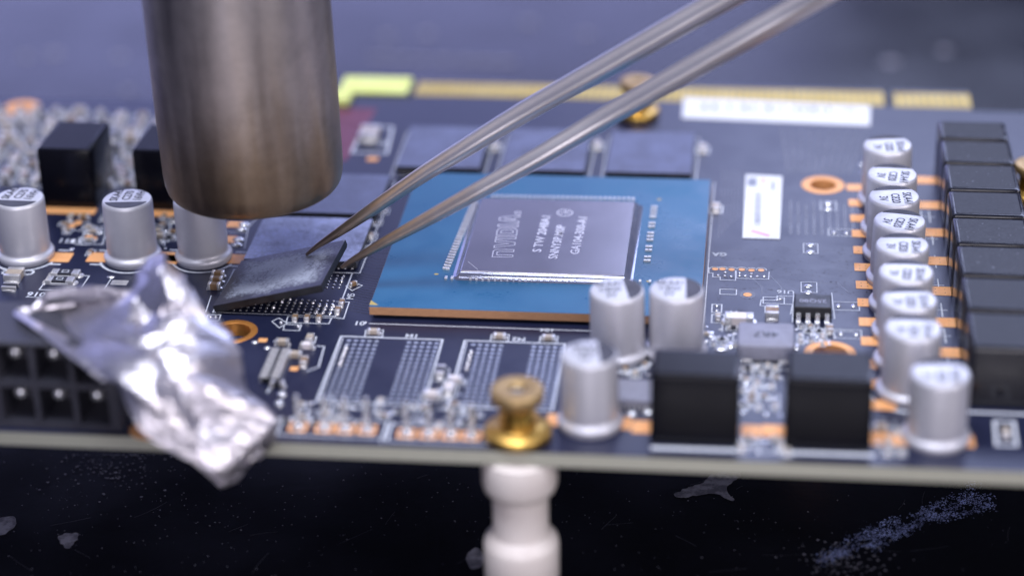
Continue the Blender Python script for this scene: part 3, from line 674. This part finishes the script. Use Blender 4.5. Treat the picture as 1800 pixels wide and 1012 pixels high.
cap_px(1357, 556, 'mlcc', PI/2, 2.0, 1.5, .95); cap_px(1262, 559, 'tan', PI/2, 1.1, .6, .5)
c = B(1299, 567); passive('chip_capacitor', 'led', c.x, c.y, 0, 3.2, 1.5, 1.0); cap_px(1458, 582, 'mlcc', PI/2, 1.4, .8, .6)
skpx([(1338, 527), (1336, 537), (1345, 538), (1345, 550)], .12); skpx([(1339, 527), (1366, 528), (1366, 520), (1393, 521)], .12); skpx([(1366, 534), (1393, 535), (1390, 552)], .12)
designator('Y1', 1290, 549, 1.1, PI)
blob_px(1268, 614, .9, .35, .2); blob_px(1285, 607, .45, .8, .3); blob_px(1400, 610, .4, .8, .3)
# label stickers
def sticker(name, corners, mt, label):
    t = tag(empty(name, board, (corners[0].x, corners[0].y, 0)), label); o = corners[0]
    g = MB(); q = [(p.x - o.x, p.y - o.y) for p in corners]
    g.add([(x, y, .03) for x, y in q] + [(x, y, .09) for x, y in q], [(3,2,1,0), (4,5,6,7), (0,1,5,4), (1,2,6,5), (2,3,7,6), (3,0,4,7)]); g.build('paper', mt, t)
    return t, q
t, q = sticker('label_sticker', [B(1305, 419), B(1371, 421), B(1375, 311), B(1311, 308)], M['paper'], 'small upright white label with grey print')
rb = random.Random(2); g = MB(); y = 3.6
while y < 13.0:
    h = rb.choice((.10, .16, .28)); g.box(1.35, 2.15, y, y + h, .092, .096); y += h + rb.choice((.12, .2))
g.build('label_print', M['barcode'], t)['kind'] = 'stuff'
for q4 in ((.35, 1.5, 15.2, 17.8), (3.4, 3.75, 14.3, 16.8)): g = MB(); g.box(*q4, .092, .096); g.build('label_block', M['barcode'], t)
g = MB(); g.line([(1.3, 1.9), (3.0, .9)], .55, .093); g.build('pink_mark', M['pink'], t)
g = MB(); g.box(2.1, 2.6, 16.4, 17.6, .092, .096); g.build('pink_mark', M['pink'], t)
t, q = sticker('label_sticker', [B(1199, 208), B(1529, 222), B(1530, 188), B(1202, 173)], M['paper'], 'long white barcode label by the gold edge contacts')
g = MB(); x = 2.5
while x < 23.5:
    w = rb.choice((.15, .25, .5, .8)); g.box(x, x + w, 2.9, 5.0, .092, .096); x += w + rb.choice((.3, .6, 1.4))
g.build('label_print', M['barcode'], t)['kind'] = 'stuff'
# gold edge contacts
fm = MB(); fm.bbox(-.44, .44, -2.5, 2.5, .012, .06, .02, .1, 2); fme = fm.mesh('edge_contact', M['gold'])
for i in range(66): obj('edge_contact', fme, board, (-4.6 + i * .993, 69.6, 0))
for i in range(10): obj('edge_contact', fme, board, (62.3 + i * 1.05, 69.4, 0))
g = MB(); g.bbox(-15.9, -6.1, 67.2, 73.0, .012, .35, .05, .4, 3); g.build('retention_tab', M['tab'], board)
g = MB(); g.bbox(-16.4, -13.6, 62.8, 66.6, .012, .9, .05, .4, 3); g.build('yellow_tab', M['tab'], board)
g = MB(); g.add([(-17, 40, .012), (-10.5, 44, .012), (-9.5, 62, .012), (-17, 62, .012)], [(0, 1, 2, 3)]); g.build('maroon_patch', M['maroon'], board)  # flat maroon patch on the far part of the board
cap_px(650, 240, 'tan', PI/2, 3.4, 2.6, 1.0); skpx([(618, 268), (640, 222), (690, 224), (680, 270)], .35, True); pad_px(655, 280, 1.5, 1.2, None, False)
designator('C', 672, 252, 2.0)
for (x, y) in ((870, 260), (1050, 258), (1235, 264), (1258, 368)): skbox(x, y, 1.6, 2.2, .2); cap_px(x, y, 'tan', PI/2, 1.8, 1.0, .6)
for (x, y) in ((578, 377), (990, 307), (1100, 310), (1165, 312)): cap_px(x, y, 'led', 0, 1.5, .8, .6)

# covered traces fanning out beside the processor and behind the label
tr = MB()
for k in range(16):
    y = 1 + k * .62; tr.line([(-3.4, y + 1.2), (-2.0, y + .6), (-.1, y)], .16, .006)
for k in range(12):
    y = 13 + k * .8; tr.line([(-2.9, y + .4), (-1.6, y - .3), (-.1, y - .2)], .16, .006)
for k in range(9):
    x = 47.6 + k * .95; tr.line([(x, 25.5), (x, 35 - .5 * (k % 3))], .42, .006)
for k in range(10):
    x = 47.3 + k * .85; tr.line([(x, 44), (x + (k - 2) * .4, 58)], .45, .006)
for k in range(7):
    x = 38.9 + k * .42; tr.line([(x, 24 + k), (x, 44)], .14, .006)
tr.line([(45.2, 14), (46.5, 11.2), (46.5, 8.4)], .12, .006); tr.line([(50, 12.5), (53, 12.5), (54.2, 10.4)], .12, .006); tr.line([(43.2, 13), (44.3, 11), (44.3, 9)], .12, .006)
tag(tr.build('covered_traces', M['trace'], board), kind='stuff')
rv = random.Random(9); g = MB()
for k in range(380):
    x, y = rv.uniform(38.5, 57), rv.uniform(3, 22)
    if k % 2: y = round(y / 2.6) * 2.6 + rv.gauss(0, .12)
    g.disc(x, y, .009, rv.uniform(.06, .12), .07, 6)
for k in range(160): g.disc(rv.uniform(-40, -19), rv.uniform(-8, 10), .009, .08, .08, 6)
tag(g.build('via_dots', M['via'], board), kind='stuff')

# --- electrolytic capacitors
can = MB(); R0 = 3.0
can.lathe([(3.25, .25), (3.42, .42), (3.45, .75), (3.30, 1.0), (3.02, 1.15), (2.94, 1.35), (3.0, 1.65), (3.02, 2.2), (3.0, 7.55), (2.95, 7.82), (2.82, 7.98)], 48)
can_me = can.mesh('can', M['can'], 60)
top = MB(); top.lathe([(2.82, 7.98), (2.70, 8.03), (1.5, 8.045), (0.0, 8.05)], 48); top_me = top.mesh('printed_top', M['cantop'], True)
def stripe_mesh(deg):
    g = MB(); n = 22; a0 = math.radians(deg); pts = [(2.72*math.sin(-a0 + 2*a0*i/n), -2.72*math.cos(-a0 + 2*a0*i/n), 8.056) for i in range(n + 1)]
    g.add(pts, [tuple(range(n + 1))]); return g.mesh('polarity_mark', M['stripe'])
stripe_me = stripe_mesh(69); stripe_small = stripe_mesh(56)
base = MB(); base.lathe([(3.3, .04), (3.36, .1), (3.36, .32), (3.2, .4), (0, .4)], 40); base_me = base.mesh('resin_base', M['greybase'])
def capacitor(x, y, rz, lines, rt, h=1.0, tsz=1.35, off=(0, 0)):
    """rz turns the polarity mark (at rz = 0 it faces the viewer), rt turns the print"""
    o = obj('electrolytic_capacitor', can_me, board, (x, y, 0)); o.scale.z = h * rt_.uniform(.985, 1.015)
    o.rotation_euler = (rt_.gauss(0, .008), rt_.gauss(0, .008), rt_.gauss(0, .07))
    obj('printed_top', top_me, o); obj('resin_base', base_me, o)
    obj('polarity_mark', stripe_small if abs(rz) > 2 else stripe_me, o, rz=rz)
    for k, ln_ in enumerate(lines):
        d = (len(lines) - 1) / 2 - k
        p = Vector((off[0], off[1], 0)) + Vector((-math.sin(rt), math.cos(rt), 0)) * d * tsz * .98
        obj('lettering', text_mesh(ln_, tsz, M['ink'], sx=.84), o, (p.x, p.y, 8.06), rt)
    return o
rt_ = random.Random(31)
L_TXT = ('SKA43', 'C270', '16VH'); R_TXT = ('SKA41', 'C820', '3V')
for (x, y) in ((-44.4, 13.0), (-31.2, 13.3), (-22.6, 14.0)): capacitor(x, y, 0, L_TXT, PI/2 - .12, 1.0, 1.42, (.05, .88))
for i, (x, y) in enumerate(((59.4, 35.6), (59.45, 27.0), (59.5, 20.4), (59.7, 13.8), (59.8, 7.1), (59.9, .4), (59.9, -6.3), (59.95, -12.7))):
    capacitor(x, y, PI, R_TXT, -PI/2 - .08, .98, 1.42, (0, -.85))
capacitor(62.3, -22.0, PI, R_TXT, -PI/2 - .08, .98, 1.42, (0, -.85))
for (x, y) in ((28.75, -6.4), (35.1, -6.0)): capacitor(x, y, PI/2, R_TXT, -.05, 1.0, 1.3, (-.75, 0))
capacitor(26.9, -21.7, PI/2 + .1, R_TXT, -.05, 1.04, 1.3, (-.4, 0))
# silkscreen rings and copper lands by the capacitors
for (x, y) in ((-44.4, 13.0), (-31.2, 13.3), (-22.6, 14.0)):
    silk.annulus(x, y, ZS, 3.75, 4.05, 30, 200, 340); silk.line([(x - 4.6, y + 1.9), (x - 3.4, y + 1.9)], .3, ZS); silk.line([(x + 3.6, y + 1.9), (x + 4.7, y + 1.9)], .3, ZS)
    silk.line([(x + 3.6, y - 1.9), (x + 4.7, y - 1.9)], .3, ZS); silk.line([(x - 4.7, y - 1.9), (x - 3.6, y - 1.9)], .3, ZS)
    for s_ in (-1, 1):
        g = MB(); g.bbox(-1.5, 1.5, -1.25, 1.25, .012, .05, .015, .15, 2); g.build('copper_pad', M['copper'], board, loc=(x + s_ * 4.1, y, 0))
silk.annulus(28.75, -6.4, ZS, 3.9, 4.3, 30, 250, 380); silk.annulus(59.95, -12.7, ZS, 3.8, 4.3, 30, 180, 300)
for (x, y) in ((1507, 330), (1511, 357), (1514, 384), (1517, 411), (1520, 440), (1522, 470), (1525, 501), (1528, 532), (1531, 566), (1535, 600), (1540, 640), (1543, 675), (1552, 712)):
    pad_px(x, y, 2.7, 2.0, None, y > 420)
for (x, y) in ((1625, 317), (1636, 361), (1645, 409), (1652, 459), (1661, 512), (1668, 567), (1675, 620)): pad_px(x, y, 4.0, 2.2)
for k in range(9):
    y = 33 - k * 6.2; silk.line([(63.6, y), (63.6, y - 3.2)], .16, ZS); silk.line([(64.6, y), (64.6, y - 3.2)], .16, ZS); silk.line([(63.1, y - 1.6), (65.2, y - 1.6)], .13, ZS)
for k in range(12):
    c = B(1518 + k * 2.6, 344 + k * 29.5); text('designator', rc.choice(('11', '14', 'H', '17', 'A1')), 1.4, M['silk'], board, (c.x + .6, c.y - .2, ZS + .01), PI/2)
for (x, y) in ((1520, 290), (1523, 306)): blob_px(x, y, .8, .5, .3)
for (x, y, w, h) in ((1097, 744, 1.6, 2.4), (1128, 750, 2.0, 2.5), (978, 738, 2.0, 2.4), (1320, 757, 2.0, 2.4), (1358, 757, 2.3, 2.4), (1545, 770, 2.0, 2.6), (1579, 772, 2.0, 2.4), (1695, 775, 2.0, 2.4), (1094, 640, 1.6, 1.4)):
    pad_px(x, y, w, h, None, False)
skpx([(1748, 740), (1782, 741), (1787, 783), (1752, 782)], .35, True); cap_px(1768, 762, 'tan', PI/2, 1.5, .8, .5)
skpx([(1150, 787), (1300, 792)], .7); skpx([(1380, 795), (1532, 800)], .7); skpx([(1705, 724), (1830, 729)], .4)
# thin driver chip between the front capacitor and the first front inductor
c = B(1118, 700); t = empty('driver_chip', board, (c.x - 2.3, c.y - 2.2, 0))
g = MB(); g.bbox(0, 4.6, 0, 4.6, .1, 1.0, .05); g.build('body', M['greyblock'], t)
g = MB()
for i in range(8): g.box(.35 + i*.52, .6 + i*.52, -.35, .05, .03, .3)
tag(g.build('leads', M['tin'], t), kind='stuff')
for (x, y) in ((1110, 728), (1140, 725)): blob_px(x, y, .7, .5, .3)

# --- ferrite inductors
def inductor(x0, x1, y0, y1, h, mt, edge='ferrite_edge', bev=.26, label=None):
    o = empty('ferrite_inductor', board, (x0, y0, 0))
    if label: o['label'] = label
    g = MB(); g.bbox(0, x1 - x0, 0, y1 - y0, .12, h, bev, .25, 3); g.build('core', M[edge], o, smooth=30)
    g = MB(); g.bbox(bev + .16, x1 - x0 - bev - .16, bev + .16, y1 - y0 - bev - .16, h - .12, h + .03, .03, .35, 3); g.build('core_cap', mt, o)
    for s_ in (0, 1):
        g = MB(); xx = .1 if s_ == 0 else x1 - x0 - 1.8
        g.bbox(xx, xx + 1.7, (y1 - y0)*.28, (y1 - y0)*.72, .02, .16, .03); g.build('terminal', M['copper'], o)
    return o
ys = [39.6, 32.2, 24.3, 16.9, 9.4, 1.5, -6.8, -15.4]
inductor(65.9, 74.4, 39.9, 45.6, 7.0, M['ferrite_dusty'], 'ferrite_bright_edge', .4)
for i in range(1, len(ys)):
    inductor(65.9, 74.5, ys[i] + .2, ys[i-1] - .2, 7.0, M['ferrite_dusty'] if i in (1, 2, 4, 5) else M['ferrite'], 'ferrite_bright_edge', .4)
inductor(33.3, 42.3, -25.1, -19.4, 8.0, M['ferrite']); inductor(46.9, 55.6, -25.1, -18.6, 8.0, M['ferrite'])
inductor(-46.6, -39.7, 27.0, 36.4, 8.0, M['ferrite']); inductor(-34.4, -27.5, 27.3, 36.2, 8.0, M['ferrite'])
for x in (-43.1, -31):
    g = MB(); g.bbox(-3.6, 3.6, -1.2, .6, .012, .05, .015, .1, 2); g.build('copper_pad', M['copper'], board, loc=(x, 26.4, 0))

# --- power connector at the left front edge
CXR, CXL, CYF, CYB, CH = -21.6, -55.4, -27.0, -18.0, 10.2
t = tag(empty('power_connector', board, (CXR, CYF, 0)), 'black two-row power socket at the left front edge')
pitch = 4.1; ncol = 8
g = MB(); W = CXR - CXL
rows = ((.75, 4.85), (5.55, 9.6))
g.box(-W, 0, 5.2, CYB - CYF, .05, CH - .35)                                # closed rear block
g.bbox(-W, 0, .0, CYB - CYF + .002, CH - .36, CH, .12, .2, 2)              # roof
g.box(-W, 0, .05, 5.2, .05, rows[0][0]); g.box(-W, 0, .05, 5.2, rows[0][1], rows[1][0])
for k in range(ncol + 1):
    x = -.55 - k * pitch; w = .30 if k else .55
    if x - w < -W: break
    g.box(x - w, x + w, .052, 5.2, rows[0][0] - .01, rows[0][1] + .01); g.box(x - w, x + w, .052, 5.2, rows[1][0] - .01, CH - .37)
g.build('housing', M['connector'], t)
for k in range(ncol - 1):
    x = -.55 - (k + .5) * pitch
    for (z0, z1) in rows:
        p = MB(); zc = (z0 + z1) / 2 + .9; p.lathe([(.0, -.1), (.45, -.02), (.66, .3), (.66, 3.6)], 12)
        p.v = [(x + vx, .8 + vz, zc + vy) for (vx, vy, vz) in p.v]
        p.build('contact_pin', M['solder'], t, smooth=True)
g = MB(); g.bbox(-2.5, .9, 5.5, 8.2, .02, 3.0, .2); g.build('locating_post', M['connector'], t)
skpx([(225, 700), (240, 745)], .2); silk.line([(-20.6, -27), (-20.6, -16)], .18, ZS); silk.line([(-20.0, -27), (-20.0, -16)], .14, ZS)

silk.build('silkscreen', M['silk'], board)['kind'] = 'stuff'
tag(domes.build('solder_dots', M['solder'], board, smooth=50), kind='stuff')
tag(pads.build('via_collars', M['trace'], board), kind='stuff')

# ------------------------------------------------------------------ spacers
def brass_spool(x, y, label, s_=1.0, h=5.8):
    t = tag(empty('brass_spacer', None, (x, y, .08)), label, 'spacer', 'brass spacers on the board')
    k = h / 5.8
    g = MB(); g.lathe([(0, 0), (3.3, 0), (3.5, .2), (3.5, .95*k), (3.35, 1.12*k), (2.1, 1.22*k), (1.93, 1.4*k)], 48); g.v = [(a*s_, b*s_, c) for a, b, c in g.v]; g.build('flange', M['brass'], t, smooth=45)
    g = MB(); g.lathe([(1.93, 1.3*k), (1.9, 1.6*k), (1.9, 3.5*k), (1.93, 3.75*k)], 48); g.v = [(a*s_, b*s_, c) for a, b, c in g.v]; g.build('shank', M['brass'], t, smooth=45)
    g = MB(); g.lathe([(1.92, 3.7*k), (2.25, 4.05*k), (2.68, 4.5*k), (2.75, 4.7*k), (2.75, 5.55*k), (2.62, 5.76*k), (2.45, 5.8*k), (1.0, 5.8*k), (.85, 5.7*k), (.8, 3.5*k), (0, 3.5*k)], 48); g.v = [(a*s_, b*s_, c) for a, b, c in g.v]; g.build('head', M['brass_worn'], t, smooth=45)
    g = MB(); g.lathe([(.78, 5.3*k), (.55, 5.45*k), (.5, 5.0*k), (0, 5.0*k)], 20); g.v = [(a*s_, b*s_, c) for a, b, c in g.v]; g.build('thread', M['tin'], t, smooth=45)
    return t
brass_spool(19.7, -24.9, 'spool-shaped brass spacer on the front edge, above the white spacer')
brass_spool(26.7, 61.5, 'brass spacer behind the tweezers near the gold edge contacts', .86, 5.2)
brass_spool(77.5, 38.5, 'brass spacer beside the black inductors, cut by the right edge of the photo', .86, 4.4)
t = tag(empty('white_spacer', None, (19.8, -25.0, MAT_Z)), 'white plastic ribbed spacer holding up the front edge of the board', 'spacer')
H = -1.68 - MAT_Z
g = MB(); g.lathe([(0, H), (3.3, H), (3.8, H - .25), (3.95, H - .8), (3.95, H - 3.4), (3.75, H - 4.1), (3.2, H - 4.6), (2.98, H - 5.0)], 56); g.build('top_collar', M['nylon'], t, smooth=40)
g = MB(); g.lathe([(2.99, H - 4.9), (2.96, H - 5.4), (2.96, H - 9.4), (3.05, H - 9.7)], 56); g.build('neck', M['nylon'], t, smooth=40)
g = MB(); g.lathe([(3.0, H - 9.6), (3.5, H - 10.0), (3.9, H - 10.5), (4.02, H - 11.1), (4.02, H - 15), (3.6, H - 15.9), (3.0, H - 16.4), (3.0, H - 17.4), (4.0, H - 18.4), (4.0, .3), (3.7, .02), (0, .02)], 56); g.build('foot_collar', M['nylon'], t, smooth=40)

# ------------------------------------------------------------------ lifted memory chip
yaw, roll, pit = -.054, .265, -.008
Xc = Vector((math.cos(yaw)*math.cos(roll), math.sin(yaw)*math.cos(roll), math.sin(roll)))
Yc = Vector((-math.sin(yaw), math.cos(yaw), 0)); Nc = Xc.cross(Yc); Yc = Yc*math.cos(pit) + Nc*math.sin(pit); Nc = Xc.cross(Yc)
A = Vector((-18.1, -.35, 1.12))
mw = Matrix((Xc, Yc, Nc)).transposed().to_4x4(); mw.translation = A * S
chip = tag(empty('memory_chip'), 'black memory chip with chalky residue, tilted up at one side by the tweezers', 'memory chip')
chip.matrix_world = mw
g = MB(); g.box(0, 13.4, 0, 12, -.72, -.042); g.build('body', M['plastic'], chip)
g = MB(); g.bbox(.01, 13.39, .01, 11.99, -.04, 0, .015); g.build('top_face', M['lifted'], chip)
g = MB(); g.box(.08, 13.32, .08, 11.92, -.92, -.722); g.build('carrier', M['plastic'], chip)
g = MB(); rb = random.Random(8)
for i in range(18):
    for j in list(range(5)) + list(range(9, 14)):
        if rb.random() < .35: continue
        hh = rb.uniform(.08, .22); x, y = .5 + i*.73, .6 + j*.82; r = .2; n = 7
        g.add([(x + r*math.cos(2*PI*k/n), y + r*math.sin(2*PI*k/n), -.921) for k in range(n)] + [(x, y, -.92 - hh)], [((k+1) % n, k, n) for k in range(n)])
tag(g.build('solder_balls', M['solder'], chip), kind='stuff')

# ------------------------------------------------------------------ tweezers
def arm(parent, base, pts, name='arm'):
    """pts: (px, py, depth mm, half width px, half depth mm)"""
    P = [D(p[0], p[1], p[2]) for p in pts]; Wd = [p[3] * p[2] / F_PX for p in pts]; T = [p[4] for p in pts]
    # finer sampling
    Q, W2, T2 = [], [], []
    for i in range(len(P) - 1):
        p0, p1, p2, p3 = P[max(i-1, 0)], P[i], P[i+1], P[min(i+2, len(P)-1)]
        for k in range(6):
            t = k / 6; Q.append(.5*((2*p1) + (-p0+p2)*t + (2*p0-5*p1+4*p2-p3)*t*t + (-p0+3*p1-3*p2+p3)*t**3)); W2.append(Wd[i]*(1-t) + Wd[i+1]*t); T2.append(T[i]*(1-t) + T[i+1]*t)
    Q.append(P[-1]); W2.append(Wd[-1]); T2.append(T[-1])
    prof = []
    for k in range(16):
        a = 2*PI*k/16 + .2; ca, sa = math.cos(a), math.sin(a); prof.append((math.copysign(abs(ca)**.62, ca), math.copysign(abs(sa)**.62, sa)))
    g = MB(); n = 16; vs_, fs = [], []; o = P[0]; side0 = None
    for i, q in enumerate(Q):
        tg = (Q[min(i+1, len(Q)-1)] - Q[max(i-1, 0)]).normalized()
        view = (q - CAM).normalized(); sd = tg.cross(FWD).normalized(); dp = sd.cross(tg).normalized()
        sd, dp = sd*math.cos(.5) + dp*math.sin(.5), dp*math.cos(.5) - sd*math.sin(.5)
        vs_ += [tuple(q - o + sd*(u*W2[i]*.76) + dp*(v*T2[i]*.85)) for (u, v) in prof]
    for i in range(len(Q) - 1):
        for k in range(n): j = (k+1) % n; fs.append((i*n+k, i*n+j, (i+1)*n+j, (i+1)*n+k))
    fs.append(tuple(reversed(range(n)))); fs.append(tuple(range((len(Q)-1)*n, len(Q)*n)))
    g.add(vs_, fs); ob = g.build(name, M['tweezer'], parent, smooth=35, loc=o - base)
    return ob
def plane_depth(px, py, lift=0.0):
    d = ray(px, py); return (A + Nc*lift - CAM).dot(Nc) / d.dot(Nc)
d1 = plane_depth(540, 447, .15); d2 = 255.5
tb = D(560, 450, d1)
tw = tag(empty('tweezers', None, tb), 'fine pointed steel tweezers gripping the lifted chip', 'tweezers')
arm(tw, tb, [(538, 448, d1, 2.5, .15), (560, 431, d1 - .5, 6, .35), (600, 405, d1 - 1.5, 10, .6), (660, 364, d1 - 3, 14, .8), (740, 309, d1 - 5, 17, 1.0), (820, 259, d1 - 7, 20, 1.1), (920, 198, d1 - 9, 23, 1.2), (1040, 130, d1 - 12, 25, 1.3), (1160, 62, d1 - 15, 26, 1.4), (1280, -6, d1 - 18, 27, 1.5), (1500, -130, d1 - 24, 30, 1.6), (1800, -300, d1 - 32, 38, 1.7), (2150, -500, d1 - 42, 40, 1.7)])
arm(tw, tb, [(600, 470, d2, 3, .2), (622, 456, d2 - .5, 7, .4), (670, 429, d2 - 1.5, 11, .6), (740, 391, d2 - 3, 15, .8), (830, 341, d2 - 5, 18, 1.0), (940, 280, d2 - 7, 21, 1.1), (1060, 209, d2 - 9, 23, 1.2), (1180, 140, d2 - 12, 25, 1.3), (1300, 72, d2 - 15, 26, 1.4), (1420, 4, d2 - 18, 27, 1.5), (1600, -100, d2 - 24, 30, 1.6), (1850, -260, d2 - 31, 38, 1.7), (2150, -475, d2 - 41, 40, 1.7)])

# ------------------------------------------------------------------ hot-air nozzle
NB = B(448, 322, 12.0)
noz = tag(empty('hot_air_nozzle', None, NB), 'bronze-tinted steel hot air nozzle hanging over the memory chips', 'nozzle')
noz.rotation_euler = (math.radians(1.5), math.radians(-.6), 0)
g = MB()
g.lathe([(8.7, 60), (8.7, 1.2), (9.0, .35), (9.4, .05), (9.8, .1), (10.1, .5), (10.3, 1.3), (10.4, 2.6), (10.45, 12), (10.4, 26), (10.4, 52), (10.4, 62)], 72)
g.build('tube', M['nozzle'], noz, smooth=50)
g = MB(); g.lathe([(8.4, 60), (10.4, 61.9), (13.5, 66), (13.5, 120), (0, 120)], 56); g.build('barrel_collar', M['nozzle'], noz, smooth=40)

# ------------------------------------------------------------------ crumpled foil
net = [  # rows run from behind the connector, over its top and down past the board edge: (px, py, height mm)
    [(270, 462, 13.6), (279, 444, 14.8), (291, 433, 15.2), (300, 446, 14.6), (310, 470, 13.6)],
    [(226, 505, 12.4), (250, 494, 13.2), (284, 488, 14.8), (316, 506, 14.2), (342, 540, 12.4)],
    [(30, 540, 10.9), (130, 530, 11.6), (240, 560, 12.6), (320, 562, 12.2), (375, 578, 10.2)],
    [(75, 590, 10.5), (165, 595, 11.4), (255, 605, 12.0), (335, 600, 11.4), (408, 618, 8.8)],
    [(140, 635, 10.4), (205, 640, 10.9), (275, 650, 10.6), (350, 648, 9.8), (430, 660, 6.8)],
    [(190, 668, 9.9), (238, 690, 9.2), (300, 698, 8.4), (375, 694, 7.4), (455, 705, 4.8)],
    [(232, 718, 7.2), (275, 735, 6.4), (330, 742, 5.8), (400, 738, 4.8), (476, 742, 2.8)],
    [(275, 768, 4.2), (312, 782, 3.4), (358, 788, 3.0), (412, 782, 2.4), (474, 776, 1.0)],
    [(340, 815, 1.4), (358, 822, .8), (385, 826, .4), (415, 818, .0), (446, 802, -.3)],
    [(388, 852, -1.2), (392, 853, -1.3), (398, 852, -1.4), (404, 848, -1.5), (412, 840, -1.5)]]
NR, NC = len(net), len(net[0]); CP = [[B(*q) for q in row] for row in net]
def crm(p0, p1, p2, p3, t): return .5*((2*p1) + (-p0+p2)*t + (2*p0-5*p1+4*p2-p3)*t*t + (-p0+3*p1-3*p2+p3)*t**3)
def surf(u, v):
    i = min(int(v), NR-2); t = v - i; j = min(int(u), NC-2); s_ = u - j
    rows_ = []
    for k in (i-1, i, i+1, i+2):
        r = CP[max(0, min(NR-1, k))]; rows_.append(crm(r[max(j-1, 0)], r[j], r[j+1], r[min(j+2, NC-1)], s_))
    return crm(*rows_, t)
from mathutils.geometry import delaunay_2d_cdt
rf = random.Random(4)
def surf_n(u, v):
    e = .02; u0, u1, v0, v1 = max(0, u-e), min(NC-1, u+e), max(0, v-e), min(NR-1, v+e)
    nn = (surf(u1, v) - surf(u0, v)).cross(surf(u, v1) - surf(u, v0))
    return nn.normalized() if nn.length > 1e-9 else Vector((0, -1, 0))
def scatter(count, ne, jit):
    P = []
    for i in range(ne): P += [Vector((0, (NR-1)*(i+.0)/ne)), Vector((NC-1, (NR-1)*(i+.5)/ne))]
    for i in range(max(3, ne//2)): P += [Vector(((NC-1)*i/max(2, ne//2 - 1), 0)), Vector(((NC-1)*i/max(2, ne//2 - 1), NR-1))]
    P += [Vector((0, NR-1)), Vector((NC-1, 0))]
    while len(P) < count: P.append(Vector((rf.uniform(.12, NC-1.12), rf.uniform(.12, NR-1.12))))
    return P
macro = scatter(46, 7, 0); mh = [rf.choice((-1, 1)) * rf.uniform(.3, 1.35) for _ in macro]
mv, me_, mf, *_rest = delaunay_2d_cdt(macro, [], [], 0, 1e-5)
mo = _rest[0]; mhh = [mh[o_[0]] if o_ else 0 for o_ in mo]
def macro_h(p):
    for f in mf:
        a, b, c = (mv[i] for i in f[:3]); d = (b-a).cross(c-a)
        if abs(d) < 1e-12: continue
        w1 = (p-a).cross(c-a)/d; w2 = (b-a).cross(p-a)/d
        if w1 > -1e-6 and w2 > -1e-6 and w1 + w2 < 1 + 1e-6: return mhh[f[0]]*(1-w1-w2) + mhh[f[1]]*w1 + mhh[f[2]]*w2
    return 0.0
micro = scatter(2600, 80, 0)
uv, _e, uf, *_rest = delaunay_2d_cdt(micro, [], [], 0, 1e-5)
foil_v = []
for p in uv:
    k = .35 if p.y > NR - 2 else 1.0
    foil_v.append(surf(p.x, p.y) + surf_n(p.x, p.y)*(macro_h(p)*k + rf.uniform(-.012, .012)*k + .22*(abs(noise.noise(Vector((p.x*2.6, p.y*2.6, 5)))) - .2)))
g = MB(); g.add([tuple(v) for v in foil_v], [tuple(f) for f in uf])
foil = g.build('foil_strip', M['foil'], smooth=7)
sol = foil.modifiers.new('thickness', 'SOLIDIFY'); sol.thickness = .06 * S
tag(foil, 'crumpled strip of aluminium foil draped over the power connector and board edge', 'foil')
